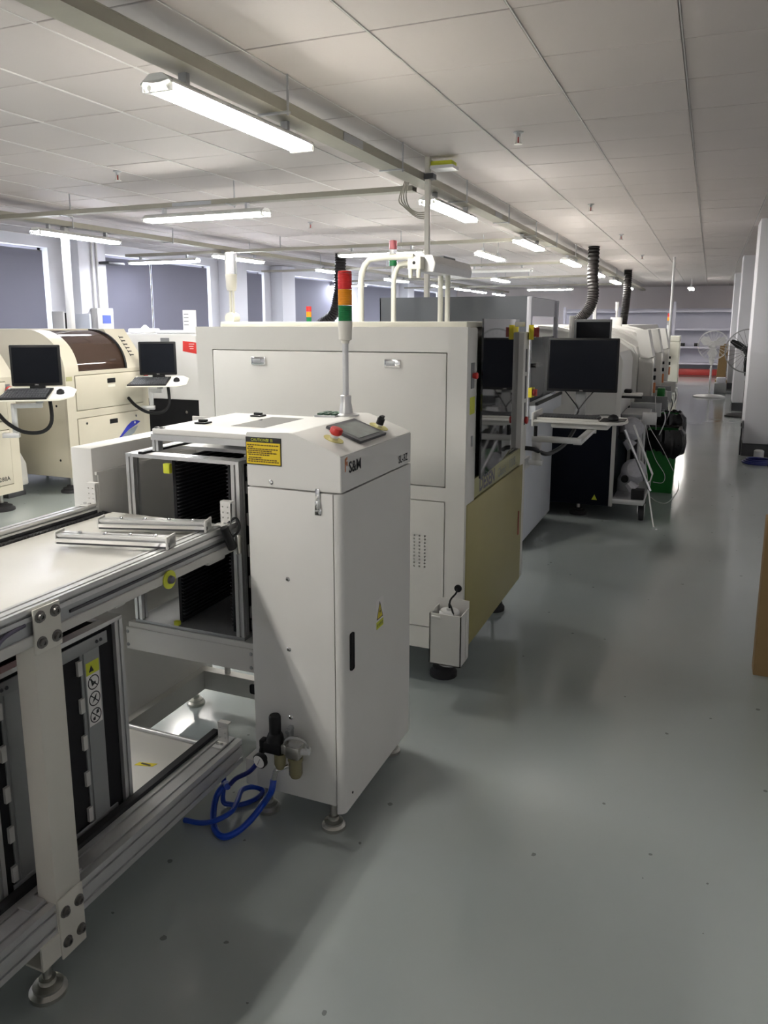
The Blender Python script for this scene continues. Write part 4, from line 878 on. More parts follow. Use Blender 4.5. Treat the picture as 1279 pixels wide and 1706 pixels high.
# ================================================================== pick-and-place line down the aisle
def placer(y0, depth, lab, first=False):
    t = thing('pick_and_place_machine', lab, 'machine', (-1.3, y0+depth/2, 0), 0, 'pick and place machines')
    xr = -0.62
    prof = [(-2.3, 0.83), (xr-0.03, 0.83), (xr-0.03, 1.27), (-0.68, 1.345), (-0.80, 1.425), (-0.95, 1.487), (-1.12, 1.525), (-1.3, 1.54), (-2.3, 1.54)]
    part('hood', P().prism('y', prof, y0, y0+depth), 'white_paint', t)
    trim = [(xr-0.035, 0.83), (xr, 0.83), (xr, 1.29), (-0.66, 1.365), (-0.79, 1.447), (-0.95, 1.51), (-1.12, 1.55), (-1.3, 1.565), (-1.3, 1.54), (-1.12, 1.525), (-0.95, 1.487), (-0.80, 1.425), (-0.68, 1.345), (xr-0.035, 1.27)]
    part('hood_trim', P().prism('y', trim, y0-0.012, y0+0.05), 'white_paint', t)
    part('hood_trim', P().prism('y', trim, y0+depth-0.05, y0+depth), 'white_paint', t)
    part('side_cover', P().box(-2.3, xr-0.035, y0-0.01, y0, 0.84, 1.25, 0.003), 'white_paint', t)
    lo = part('lower_cover', P().box(-2.3, -0.675, y0, y0+depth, 0.11, 0.825, 0.004), 'navy', t, 'navy blue lower cover')
    part('cover_edge', P().box(-0.675, -0.645, y0, y0+0.03, 0.11, 0.825, 0.003), 'grey_white', t)
    for x in (-0.93, -1.9): foot(t, x, y0+0.12, 0.12, 0.075, 'rubber', 0.014, 0.04)
    for x in (-0.93, -1.9): foot(t, x, y0+depth-0.12, 0.12, 0.075, 'rubber', 0.014, 0.04)
    part('lock', P().cyl((-1.02, y0-0.004, 0.62), (-1.02, y0, 0.62), 0.014), 'chrome', lo)
    q = part('warning_triangle', P().prism('y', [(-0.81, 0.155), (-0.765, 0.155), (-0.7875, 0.20)], y0-0.002, y0), 'lime', lo)
    return t, lo
t, lo = placer(6.40, 1.25, 'white and navy placement machine with the grey monitor on top, next to the green bin')
gm = thing('monitor', 'grey flat monitor on the placement machine side behind the black monitor', 'monitor', (-0.95, 6.36, 1.40))
c0, c1 = ony(957, 532, 6.34), ony(1018, 566, 6.34)
part('bezel', P().box(c0.x, c1.x, 6.34, 6.37, c1.z-0.06, c0.z, 0.006), 'mid_grey', gm); part('screen', P().box(c0.x+0.02, c1.x-0.012, 6.338, 6.341, c1.z-0.05, c0.z-0.02), 'screen', gm)
part('stand', P().box((c0.x+c1.x)/2-0.05, (c0.x+c1.x)/2+0.01, 6.37, 6.402, 1.40, 1.46), 'mid_grey', gm)
part('white_box', P().box(c0.x-0.04, c0.x, 6.345, 6.402, 1.47, 1.64, 0.003), 'white_paint', gm)
placer(7.85, 1.25, 'placement machine in the line, just past the green bin'); placer(9.3, 1.3, 'third placement machine down the aisle'); placer(10.8, 1.3, 'fourth placement machine down the aisle')
# tilted white covers and feeder columns on the aisle side of each machine
for k, y in enumerate((7.85, 9.3, 10.8)):
    t = thing('feeder_column', ('grey feeder column with tilted white cover by the green bin', 'grey feeder column with tilted white cover, second from the green bin', 'grey feeder column with tilted white cover, third from the green bin')[k], 'feeder', (-0.55, y, 0), 0, 'feeder columns')
    part('column', P().box(-0.615, -0.49, y-0.02, y+0.40, 0.80, 1.26, 0.004), 'grey_white', t); part('base', P().box(-0.61, -0.50, y, y+0.36, 0.0, 0.80), 'mid_grey', t)
    part('white_edge', P().box(-0.49, -0.475, y-0.025, y+0.03, 0.80, 1.26, 0.003), 'white_paint', t)
    cvp = P().poly([(-0.66, y-0.03, 1.52), (-0.545, y-0.03, 1.52), (-0.49, y-0.03, 1.27), (-0.53, y-0.03, 1.255), (-0.60, y-0.03, 1.26)], (0, 0.35, 0)); part('tilted_cover', cvp, 'white_paint', t)
    part('button_box', P().box(-0.475, -0.455, y+0.0, y+0.05, 1.05, 1.09).box(-0.475, -0.455, y+0.0, y+0.04, 1.13, 1.16), 'black', t)
    part('lamp', P().box(-0.475, -0.455, y+0.05, y+0.09, 0.92, 1.02, 0.004), 'orange_mark', t)
part_m = thing('feeder_shelf', 'short white shelf with a black box beside the monitor', 'shelf', (-0.57, 6.6, 0.93))
part('plate', P().box(-0.62, -0.47, 6.45, 6.60, 1.01, 1.03, 0.004), 'white_paint', part_m); part('edge', P().box(-0.62, -0.465, 6.44, 6.45, 0.995, 1.012), 'black', part_m); part('box', P().box(-0.61, -0.55, 6.5, 6.58, 1.03, 1.06, 0.01), 'black', part_m)
# second machine bank: tall block and beacon behind
tb = thing('white_beacon', 'slim white signal beacon on the distant placement machine', 'beacon', (-1.0, 10.9, 1.565))
c = ony(1027, 535, 10.9); part('base', P().box(c.x-0.07, c.x+0.07, 10.85, 10.95, 1.54, 1.66, 0.004), 'white_paint', tb); part('pole', P().cyl((c.x, 10.9, 1.66), (c.x, 10.9, 1.75), 0.012), 'white_paint', tb); part('lens', P().cyl((c.x, 10.9, 1.75), (c.x, 10.9, 1.86), 0.022), 'fan_white', tb)
# ------------------------------------------------------------------ feeder cart with caster, drums and rods next to the navy cover
ct = thing('feeder_cart', 'metal feeder cart on a black caster beside the navy cover', 'cart', (-0.5, 6.6, 0))
part('base_plate', P().box(-0.64, -0.40, 6.34, 7.2, 0.15, 0.19, 0.004), 'alu', ct); part('foot_box', P().box(-0.64, -0.50, 6.68, 7.0, 0.19, 0.30, 0.004), 'alu_dull', ct)
part('upright', P().box(-0.50, -0.47, 6.70, 6.73, 0.19, 0.80, 0.002), 'alu', ct); part('upright', P().box(-0.50, -0.47, 7.15, 7.18, 0.19, 0.80, 0.002), 'alu', ct)
part('top_plate', P().box(-0.64, -0.43, 6.69, 7.22, 0.80, 0.84, 0.003), 'alu_dull', ct); part('front_rail', P().box(-0.47, -0.36, 6.68, 6.73, 0.76, 0.86, 0.004), 'alu', ct)
part('black_motor', P().box(-0.50, -0.40, 6.37, 6.46, 0.189, 0.27, 0.006), 'black', ct)
cs_ = part('caster', P().lathe([(0.03, -0.02), (0.062, -0.018), (0.065, 0.0), (0.062, 0.018), (0.03, 0.02)], (-0.42, 6.47, 0.065), (1, 0.1, 0), 24), 'rubber', ct)
part('caster_fork', P().box(-0.45, -0.444, 6.43, 6.50, 0.06, 0.152).box(-0.396, -0.39, 6.43, 6.50, 0.06, 0.152).box(-0.45, -0.39, 6.43, 6.50, 0.14, 0.152), 'chrome', cs_)
part('caster', P().lathe([(0.03, -0.02), (0.062, -0.018), (0.065, 0.0), (0.062, 0.018), (0.03, 0.02)], (-0.55, 7.1, 0.065), (1, 0.1, 0), 24), 'rubber', ct)
for k, (px, py, r) in enumerate(((1047, 714, 0.098), (1056, 785, 0.100))):
    yd = (6.615, 6.52)[k]; c = ony(px, py, yd); c.x += (0.022, 0.0)[k]
    t = thing('tape_reel_bag', ('grey bagged reel on the feeder cart, the upper one', 'grey bagged reel on the feeder cart, the lower one')[k], 'reel', (c.x, yd, c.z-r), 0, 'bagged reels on the feeder cart')
    part('drum', P().lathe([(r*0.55, -0.075), (r*0.92, -0.06), (r, -0.02), (r*0.97, 0.03), (r*0.7, 0.07), (r*0.3, 0.085)], (c.x, yd, c.z), (0.35, -1, 0.5), 20), 'bag_clear', t)
    part('neck', P().cyl((c.x-0.03, yd-0.05, c.z-0.09), (c.x+0.02, yd-0.06, c.z-0.14), 0.035, 0.05, 10), 'bag_clear', t)
    part('hub', P().cyl((c.x-0.06, yd-0.08, c.z-0.05), (c.x-0.06, yd-0.10, c.z-0.055), 0.03, n=12), 'black', t)
rods = [((1041, 716), (1083, 818), 6.35, 0.012, 'thick grey metal rod leaning on the feeder cart', 'chrome'), ((1056, 708), (1087, 790), 6.35, 0.008, 'thin pale rod leaning over the feeder cart', 'fan_white')]
for a, b, Y, r, lab, m in rods:
    A, B = ony(*a, Y), ony(*b, Y); B.z = max(B.z, 0.185)
    solo('metal_rod', P().cyl(A, B, r, n=10), m, lab, 'rod')
q = [ony(*s, 6.35) for s in ((1087, 790), (1080, 812))]
solo('wire', P().tube([q[0], (q[0]+q[1])/2, q[1], (q[1].x+0.06, 6.3, 0.008), (q[1].x+0.09, 6.2, 0.006)], 0.006, 6), 'fan_white', 'white wire trailing from the feeder cart to the floor', 'cable')
for k, (pts, Y, lab) in enumerate((([(1078, 700), (1085, 716), (1104, 748), (1122, 785)], 7.2, 'long pale cable hanging in front of the green bin to its right edge'), ([(1075, 695), (1080, 730), (1092, 765), (1107, 790), (1104, 804), (1088, 803)], 7.2, 'pale cable curling against the green bin'),
        ([(1073, 700), (1072, 740), (1078, 790), (1080, 812)], 6.7, 'thin pale cable hanging straight down from the feeders'), ([(1092, 660), (1093, 716)], 7.25, 'thin pale cable in front of the far black bin bag'), ([(1068, 697), (1069, 740), (1071, 775)], 6.6, 'thin green-grey cable among the feeders'))):
    pp = [ony(*s, Y) for s in pts]
    solo('cable', P().tube(pp, 0.0032, 6), 'fan_white', lab, 'cable', 'pale cables hanging from the feeders')
fc = [onz(*s, 0.006) for s in ((1084, 828), (1095, 836), (1110, 838), (1122, 828), (1130, 815), (1131, 800))]
solo('cable', P().tube(fc, 0.0035, 6), 'fan_white', 'thin white cable looping on the floor past the green bin', 'cable')
for k in range(7):
    y = 7.3+0.45*k; dz = 0.02*(k % 3)
    t = thing('tape_feeder', ('first', 'second', 'third', 'fourth', 'fifth', 'sixth', 'seventh')[k]+' metal tape feeder in the bank, counted from the feeder cart', 'feeder', (-0.4, y, 0.75), 0, 'tape feeders')
    part('body', P().box(-0.62, -0.36+0.03*(k % 2), y, y+0.06, 0.76+dz, 0.88+dz, 0.004), ('alu_dull', 'mid_grey', 'grey_white')[k % 3], t)
    part('reel', P().cyl((-0.43, y+0.02, 0.755), (-0.43, y+0.05, 0.755), 0.045, n=16), ('dark_grey', 'black', 'mid_grey')[k % 3], t)
    part('lead', P().tube([(-0.36, y+0.03, 0.80+dz), (-0.33, y+0.03, 0.80), (-0.32, y, 0.72), (-0.36, y-0.02, 0.6)], 0.005, 6), ('fan_white', 'black')[k % 2], t)
part('green_box', P().box(-0.44, -0.37, 8.0, 8.12, 0.86, 0.96, 0.004), 'bin_green', ct)
fb = thing('feeder_bank', 'long grey feeder base running under the placement machines', 'feeder base', (-0.55, 9, 0))
part('base', P().box(-0.615, -0.50, 8.3, 9.25, 0, 0.70), 'dark_grey', fb); part('base', P().box(-0.615, -0.50, 9.75, 10.75, 0, 0.70), 'dark_grey', fb); part('base', P().box(-0.615, -0.50, 11.25, 12.1, 0, 0.70), 'dark_grey', fb)
# ------------------------------------------------------------------ green bins with black liners
def bin_(y, x0, x1, lab, zt):
    t = thing('waste_bin', lab, 'bin', ((x0+x1)/2, y+0.15, 0), 0, 'green waste bins')
    d = 0.34; k = 0.025
    v = []
    q = P()
    bot = [(x0+k, y+k), (x1-k, y+k), (x1-k, y+d-k), (x0+k, y+d-k)]; top = [(x0, y), (x1, y), (x1, y+d), (x0, y+d)]
    a = [q.bm.verts.new((*c, 0.0)) for c in bot]; b = [q.bm.verts.new((*c, zt)) for c in top]
    q.bm.faces.new(a[::-1]); 
    for i in range(4): q.bm.faces.new((a[i], a[(i+1) % 4], b[(i+1) % 4], b[i]))
    e = [q.bm.verts.new((*c, zt)) for c in [(x0+.008, y+.008), (x1-.008, y+.008), (x1-.008, y+d-.008), (x0+.008, y+d-.008)]]
    for i in range(4): q.bm.faces.new((b[i], b[(i+1) % 4], e[(i+1) % 4], e[i]))
    f = [q.bm.verts.new((*c, 0.02)) for c in bot]
    for i in range(4): q.bm.faces.new((e[i], e[(i+1) % 4], f[(i+1) % 4], f[i]))
    q.bm.faces.new(f)
    part('body', q, 'bin_green', t)
    # crumpled liner folded over the rim
    g = P(); n = 56; rings = []
    for j, (o, z) in enumerate(((-0.03, zt-0.10), (0.0, zt-0.02), (0.004, zt+0.015), (0.022, zt+0.02), (0.035, zt-0.03), (0.04, zt-0.09), (0.03, zt-0.17), (0.012, zt-0.20))):
        R_ = []
        for i in range(n):
            s = i/n*4; sd = int(s); u = s-sd
            P4 = [(x0, y), (x1, y), (x1, y+d), (x0, y+d)]; A, B = P4[sd], P4[(sd+1) % 4]
            cx_, cy_ = (x0+x1)/2, (y+d/2); px_, py_ = A[0]+(B[0]-A[0])*u, A[1]+(B[1]-A[1])*u
            dv = Vector((px_-cx_, py_-cy_)).normalized(); jt = random.uniform(-0.012, 0.012)*(1 if j > 1 else 0.4)
            bulge = 0.028 if (px_ > x1-0.08 and j in (4, 5, 6)) else 0
            sag = -0.05*max(0, (px_-cx_)/(x1-x0)) if j > 4 else 0
            R_.append(g.bm.verts.new((px_+dv.x*(o+jt+bulge), py_+dv.y*(o+jt), z+random.uniform(-0.012, 0.012)*(1 if j > 2 else 0.5)+sag+(0.03*math.sin(6*u+sd) if j >= 6 else 0))))
        rings.append(R_)
    for A, B in zip(rings, rings[1:]):
        for i in range(n): g.bm.faces.new((A[i], A[(i+1) % n], B[(i+1) % n], B[i]))
    part('liner', g, 'bag', t, 'crumpled black bin liner')
    return t
bin_(7.62, -0.487, -0.212, 'green waste bin with black liner, the nearer of two, beside the feeder cart', 0.585)
bin_(8.32, -0.445, -0.235, 'green waste bin with black liner standing behind the other green bin', 0.66)
# ================================================================== left machine line
def beige_printer(y0, y1, lab, logo=True, xf=-5.4, glass=True):
    t = thing('solder_printer', lab, 'machine', ((xf-0.75), (y0+y1)/2, 0), 0, 'beige solder printers')
    xb = xf-1.5
    part('body', P().box(xb, xf-0.03, y0, y1, 0.16, 1.14, 0.004), 'beige', t)
    ff = P(); a_, b_ = y0+0.11, y1-0.09                              # face frame with two real door openings
    for q in ((y0, a_, 0.16, 1.14), (b_, y1, 0.16, 1.14), (a_, b_, 0.16, 0.234), (a_, b_, 0.706, 0.774), (a_, b_, 1.106, 1.14)): ff.box(xf-0.03, xf, q[0], q[1], q[2], q[3])
    bmesh.ops.remove_doubles(ff.bm, verts=ff.bm.verts, dist=1e-5); part('face_frame', ff, 'beige', t)
    n = 12; arc = [(xf-0.43*(1-math.cos(i/n*math.pi/2)), 1.14+0.385*math.sin(i/n*math.pi/2)) for i in range(n+1)]
    def strip(off_in):
        r = [(xf-0.43*(1-math.cos(i/n*math.pi/2))-off_in*math.cos(i/n*math.pi/2), 1.14+(0.385-off_in)*math.sin(i/n*math.pi/2)) for i in range(n+1)]
        return arc+[(xb, 1.525), (xb, 1.525-off_in)]+r[::-1]
    full = arc+[(xb, 1.525), (xb, 1.14)]
    part('end_cheek', P().prism('y', full, y0, y0+0.17), 'beige', t); part('end_cheek', P().prism('y', [(xf, 1.14), (xf-0.015, 1.17), (xf-0.27, 1.525), (xb, 1.525), (xb, 1.14)], y1-0.30, y1), 'beige', t)
    part('hood_shell', P().prism('y', [(u-0.02, v-0.01) for u, v in arc]+[(xb, 1.515), (xb, 1.14)], y0+0.17, y1-0.30), 'smoke_glass', t, 'smoked brown curved window')
    part('hood_top', P().box(xb, xf-0.45, y0+0.17, y1-0.30, 1.516, 1.527), 'beige', t)
    part('window_frame', P().prism('y', strip(0.012), y1-0.32, y1-0.298), 'black', t)
    dcol = 'beige'
    for z0, z1, nm in ((0.78, 1.10, 'upper_door'), (0.24, 0.70, 'lower_door')):
        d = part(nm, P().box(xf-0.026, xf+0.006, y0+0.116, y1-0.096, z0, z1, 0.002), dcol, t)
        ym = (y0+y1)/2+0.02
        part('pull', P().box(xf+0.005, xf+0.010, ym-0.055, ym+0.055, z1-0.09, z1-0.045, 0.004), 'black', d)
        if nm == 'upper_door': part('tag', P().box(xf+0.005, xf+0.0075, ym-0.05, ym+0.05, z1-0.13, z1-0.105), 'cream', d)
        else:
            for yy in (y0+0.22, y1-0.22): part('lock', P().cyl((xf+0.005, yy, z1-0.05), (xf+0.012, yy, z1-0.05), 0.012, n=10), 'chrome', d)
    part('brass_plate', P().box(xf, xf+0.003, y0+0.01, y0+0.08, 1.06, 1.10), 'gold_strip', t)
    for yy in (y0+0.12, y1-0.12):
        for x in (xf-0.13, xb+0.13): foot(t, x, yy, 0.18, 0.105, 'rubber', 0.014, 0.05)
    for z in (0.93, 0.83, 0.32): part('hole', P().cyl((xf-0.13, y0-0.001, z), (xf-0.13, y0+0.001, z), 0.012, n=10), 'black', t)
    return t
pb = beige_printer(5.43, 6.56, 'beige solder printer with blue bird logo and smoked curved window')
XF = -5.394
bd = P().prism('x', [(5.93, 0.42), (6.08, 0.46), (6.20, 0.56), (6.27, 0.60), (6.34, 0.605), (6.40, 0.585), (6.34, 0.56), (6.22, 0.52), (6.10, 0.455)], XF+0.0002, XF+0.004)
part('bird_logo', bd, 'logo_blue', pb, 'blue bird logo')
part('bird_wing', P().prism('x', [(5.93, 0.405), (6.10, 0.45), (6.22, 0.515), (6.36, 0.545), (6.30, 0.48), (6.15, 0.42)], XF+0.0002, XF+0.004), 'logo_grey', pb)
part('bird_eye', P().cyl((XF+0.003, 6.315, 0.583), (XF+0.005, 6.315, 0.583), 0.012, n=12), 'paper', pb)
# slanting letters on the cheek of the hood: dark and red marks
lm = P()
for k, zz in enumerate((1.44, 1.405, 1.37, 1.335, 1.30, 1.265)):
    x = -5.415-0.255*(zz-1.17)/0.355
    nn = Vector((0.355, 0, 0.255)).normalized(); tt = Vector((-nn.z, 0, nn.x))
    c = Vector((x, 6.41, zz))+nn*0.002
    lm.obox(c, tt*0.016, (0, 0.004, 0), nn*0.001); lm.obox(c+Vector((0, 0.03, 0)), tt*0.006, (0, 0.025, 0), nn*0.001)
part('hood_lettering', lm, 'ink', pb)
stop_plate(pb, (-5.4, 6.52, 1.06), (1, 0, 0), 0.03)
pa = beige_printer(3.72, 4.86, 'beige solder printer with a model number on its lower door', xf=-5.4)
tx = P(); text_into(tx, 'P-288A', (-5.3935, 4.575, 0.275), (0, 1, 0), (0, 0, 1), 0.052, bold=0.01); part('model_text', tx, 'ink', pa)
stop_plate(pa, (-5.4, 4.79, 1.03), (1, 0, 0), 0.035)
# white machine with black base past the bird printer
wm = thing('placement_machine', 'white rounded machine with red label and black lower cover behind the beige printer', 'machine', (-5.8, 7.9, 0))
Y0 = 7.15
pf = [(-7.2, 0.74), (-4.93, 0.74), (-4.93, 1.20), (-4.96, 1.30), (-5.03, 1.38), (-5.14, 1.44), (-5.30, 1.465), (-7.2, 1.465)]
part('hood', P().prism('y', pf, Y0, Y0+1.6, 0.006), 'white_paint', wm)
lc_ = part('lower_cover', P().box(-7.2, -4.95, Y0+0.01, Y0+1.6, 0.10, 0.735), 'black', wm); part('lock', P().cyl((-5.37, Y0+0.004, 0.60), (-5.37, Y0+0.01, 0.60), 0.017), 'chrome', lc_)
for x in (-5.1, -7.0):
    for yy in (Y0+0.15, Y0+1.45): foot(wm, x, yy, 0.12, 0.07, 'rubber')
a, b, c, d = (ony(*q, Y0) for q in ((305, 568), (330, 571), (330, 590), (305, 585)))
rl = part('red_label', P().poly([(v.x, Y0-0.002, v.z) for v in (a, b, c, d)], (0, 0.002, 0)), 'red', wm, 'red label')
lx, lz = a.x, (a.z+d.z)/2
for k, (u, wv) in enumerate(((0.08, 0.07), (0.08, 0.06), (0.09, 0.05))): part('label_line', P().box(lx+u, lx+u+wv, Y0-0.003, Y0-0.002, lz+0.02-0.025*k, lz+0.025-0.025*k), 'paper', rl)
c = ony(275, 566, Y0); part('grey_tag', P().box(c.x-0.06, c.x+0.06, Y0-0.002, Y0, c.z-0.02, c.z+0.02), 'mid_grey', wm)
for k, (px, lab) in enumerate(((236, 'crumpled white bag lying on the white machine'), (300, 'long white parcel lying on top of the white machine'))):
    c = ony(px, 553, Y0+0.3); q = P(); wd = (0.12, 0.28)[k]
    q.box(c.x-wd, c.x+wd, Y0+0.2, Y0+0.5, 1.465, 1.505+0.02*(1-k), 0.02)
    if k == 0: q.poly([(c.x-0.02, Y0+0.3, 1.52), (c.x+0.12, Y0+0.3, 1.50), (c.x+0.04, Y0+0.3, 1.565)], (0, 0.04, 0))
    solo('packet', q, 'fan_white', lab, 'packet')
c = ony(316, 545, Y0+0.35)
bt = thing('label_stack', 'slim white printed carton standing on the white machine', 'carton', (c.x, Y0+0.36, 1.505)); part('carton', P().box(c.x-0.05, c.x+0.05, Y0+0.30, Y0+0.42, 1.505, 1.73, 0.004), 'paper', bt)
for k in range(4): part('print', P().box(c.x-0.035, c.x+0.03, Y0+0.2985, Y0+0.3, 1.56+0.04*k, 1.57+0.04*k), 'mid_grey', bt)
# two operator terminals (flat screen, keyboard, mouse on a tray)
def terminal(cx_, cy_, z, rz, lab, scr, machine_side):
    t = thing('swivel_tray', 'cream swivel tray on an arm of '+lab, 'tray', (cx_, cy_, z), rz, 'swivel trays')
    M_ = MW[t.name]
    def tilt(p):
        for v in p.bm.verts: v.co.z += 0.20*v.co.y
        return p
    def lp(name, p, m, parent, label=None, kind=None):
        me = mesh_of(name, p, m); o = bpy.data.objects.new(name, me); COL.objects.link(o); o.parent = parent; MW[o.name] = MW[parent.name]; KIDS.setdefault(parent.name, []).append(o); return tag(o, label, None, None, kind)
    lp('plate', tilt(P().prism('z', [(-0.28, -0.26), (0.20, -0.26), (0.29, -0.17), (0.29, 0.03), (0.22, 0.12), (-0.25, 0.12)], -0.012, 0.0, 0.004)), 'cream', t)
    lp('bracket', P().box(-0.12, 0.14, -0.03, 0.05, -0.03, -0.012, 0.004).cyl((0, 0, -0.10), (0, 0, -0.03), 0.03), 'alu_dull', t)
    ax_, al_ = (-0.20, 0.34) if not machine_side else (-0.09, 0.27)
    lp('arm', P().box(ax_, 0.02, -0.02, 0.02, -0.14, -0.10, 0.004).box(ax_-0.02, ax_+0.02, -0.02, 0.02, -al_, -0.10, 0.004).box(ax_-0.10, ax_+0.03, -0.03, 0.03, -al_-0.04, -al_, 0.004), 'alu', t)
    lp('cable', P().tube([(-0.32, 0.02, -0.19), (-0.24, -0.05, -0.26), (-0.12, -0.06, -0.33), (0.02, -0.05, -0.33), (0.09, -0.04, -0.24), (0.08, -0.02, -0.03)], 0.016, 8), 'black', t)
    m = thing('monitor', 'flat monitor on the tray of '+lab, 'monitor', (cx_, cy_, z), rz, 'monitors on swivel trays')
    hw = 0.195 if not machine_side else 0.185
    lp('bezel', P().box(-hw-0.02, hw-0.02, 0.06, 0.085, 0.035, 0.37, 0.01), 'black', m); lp('screen', P().box(-hw+0.0, hw-0.04, 0.058, 0.061, 0.06, 0.35), scr, m)
    lp('stand', P().box(-0.08, 0.04, 0.07, 0.11, 0.0, 0.06, 0.003), 'black', m)
    tx_ = P(); text_into(tx_, 'DELL', (-0.02, 0.058, 0.041), (1, 0, 0), (0, 0, 1), 0.014, align='CENTER'); lp('logo_text', tx_, 'paper', m)
    k = thing('keyboard', 'dark keyboard on the tray of '+lab, 'keyboard', (cx_, cy_, z), rz, 'keyboards on swivel trays')
    lp('case', tilt(P().prism('z', [(-0.27, -0.25), (0.10, -0.25), (0.11, 0.04), (-0.22, 0.04)], 0.0, 0.012)), 'black', k)
    q = P()
    for i in range(16):
        for j in range(5): q.box(-0.242+0.021*i, -0.226+0.021*i, -0.235+0.05*j, -0.195+0.05*j, 0.012, 0.017)
    lp('keys', tilt(q), 'dark_grey', k, kind='stuff')
    mo_ = thing('computer_mouse', 'black mouse on the white pad of '+lab, 'mouse', (cx_, cy_, z), rz, 'mice on swivel trays')
    lp('shell', tilt(P().lathe([(0.028, 0.004), (0.032, 0.010), (0.028, 0.03), (0.010, 0.042)], (0.185, -0.11, 0), n=16)), 'black', mo_)
    pd = thing('mouse_pad', 'white patterned mouse pad on the tray of '+lab, 'mouse pad', (cx_, cy_, z), rz, 'mouse pads on swivel trays'); lp('pad', tilt(P().prism('z', [(0.12, -0.24), (0.22, -0.24), (0.27, -0.12), (0.24, 0.03), (0.12, 0.04)], 0.0, 0.004)), 'mouse_pad', pd)
c = onx(65, 652, -5.05); terminal(c.x, c.y, 1.0385, 0.62, 'the beige printer with the model number', 'screen', False)
c = onx(266, 629, -5.10); terminal(c.x, c.y, 1.031, 0.5, 'the bird logo printer', 'screen', True)
# small white bottle-like pump standing between the beige printers
c = onz(48, 818, 0.0); c.y -= 0.22
pm = thing('dust_pump', 'small grey-white standing unit between the two beige printers', 'pump', (c.x, c.y, 0)); part('base', P().box(c.x-0.10, c.x+0.10, c.y-0.1, c.y+0.1, 0, 0.05, 0.004), 'dark_grey', pm); part('neck', P().cyl((c.x, c.y, 0.05), (c.x, c.y, 0.10), 0.06), 'dark_grey', pm)
part('cover', P().prism('y', [(c.x-0.12, 0.10), (c.x+0.13, 0.10), (c.x+0.12, 0.30), (c.x+0.04, 0.42), (c.x-0.10, 0.42)], c.y-0.12, c.y+0.12, 0.01), 'grey_white', pm)
# farther machines of the left line
for k, (y0, d, zt, m, lab) in enumerate(((9.2, 1.6, 1.45, 'white_paint', 'white machine of the left line past the red label machine'), (11.2, 1.7, 1.42, 'grey_white', 'grey-white machine of the left line under the black hose'), (13.4, 4.5, 1.40, 'cool_white', 'long pale reflow oven at the far end of the left line'))):
    t = thing('line_machine', lab, 'machine', (-6, y0+d/2, 0)); part('hood', P().prism('y', [(-7.1, 0.8), (-5.0, 0.8), (-5.0, 1.2), (-5.15, zt-0.05), (-5.4, zt), (-7.1, zt)], y0, y0+d, 0.006), m, t); part('base', P().box(-7.1, -5.05, y0+0.02, y0+d-0.02, 0.0, 0.795), 'dark_grey', t)
    if k == 1:
        part('screen_box', P().box(-5.9, -5.7, y0+0.3, y0+0.6, zt, zt+0.10, 0.004), 'black', t); part('upper_frame', P().box(-5.5, -5.1, y0+0.4, y0+0.44, 1.55, 1.58).box(-5.5, -5.48, y0+0.4, y0+0.44, 1.3, 1.56).box(-5.12, -5.1, y0+0.4, y0+0.44, 1.3, 1.56), 'white_paint', t)
c = ony(500, 528, 11.0)
tw = thing('tower_light', 'small red, amber and green tower light on a distant machine', 'tower light', (c.x, 11.3, 1.42)); part('pole', P().cyl((c.x, 11.3, 1.41), (c.x, 11.3, 1.60), 0.02), 'tower_body', tw)
for k, m in enumerate(('lens_green', 'lens_amber', 'lens_red')): part('lens', P().cyl((c.x, 11.3, 1.60+0.085*k), (c.x, 11.3, 1.68+0.085*k), 0.042), m, tw)
# ================================================================== poles, hoses, cables
def hose(name, pts, r, lab):
    P3 = [Vector(q) for q in pts]; n = len(P3)
    L_ = sum((b-a).length for a, b in zip(P3, P3[1:])); nr = int(L_/0.035)
    t = thing(name, lab, 'exhaust hose', P3[-1], 0, 'black exhaust hoses')
    part('hose', P().tube(pts, lambda u: r*(1.0+0.09*math.sin(u*nr*2*math.pi)), 14, max(6, int(nr*4/(n-1)))), 'duct', t)
    return t
a = onz(990, 410, ZC-0.0)
hose('exhaust_hose', [(a.x, a.y, ZC-0.01), (a.x+0.0, a.y, 2.35), (a.x+0.02, a.y, 2.0), (a.x-0.04, a.y, 1.8), (a.x-0.16, a.y, 1.66), (a.x-0.24, a.y, 1.56)], 0.085, 'black ribbed exhaust hose dropping from the ceiling just behind the grey monitor')
e1 = thing('oven', 'long white oven under the black hoses at the far end of the machine line', 'machine', (-1.5, 15.5, 0)); part('hood', P().prism('y', [(-2.6, 0.8), (-0.95, 0.8), (-0.95, 1.2), (-1.15, 1.56), (-2.6, 1.56)], 12.35, 19.2, 0.01), 'white_paint', e1); part('base', P().box(-2.6, -1.0, 12.4, 19.1, 0, 0.795), 'grey_white', e1)
for k in range(4): part('hood_joint', P().box(-2.605, -0.945, 13.6+1.4*k, 13.615+1.4*k, 0.8, 1.2), 'mid_grey', e1)
b = onz(1047, 449, ZC)
hose('exhaust_hose', [(b.x, b.y, ZC-0.01), (b.x, b.y, 2.3), (b.x-0.02, b.y, 1.9), (b.x-0.05, b.y, 1.55)], 0.085, 'black ribbed exhaust hose farther down the aisle')
c = onz(568, 424, ZC-0.02)
hose('exhaust_hose', [(c.x, c.y, ZC-0.01), (c.x-0.02, c.y, 2.4), (c.x-0.05, c.y, 2.05), (c.x-0.15, c.y, 1.75), (c.x-0.42, c.y, 1.55), (c.x-0.50, c.y, 1.46)], 0.095, 'black ribbed exhaust hose of the left machine line')
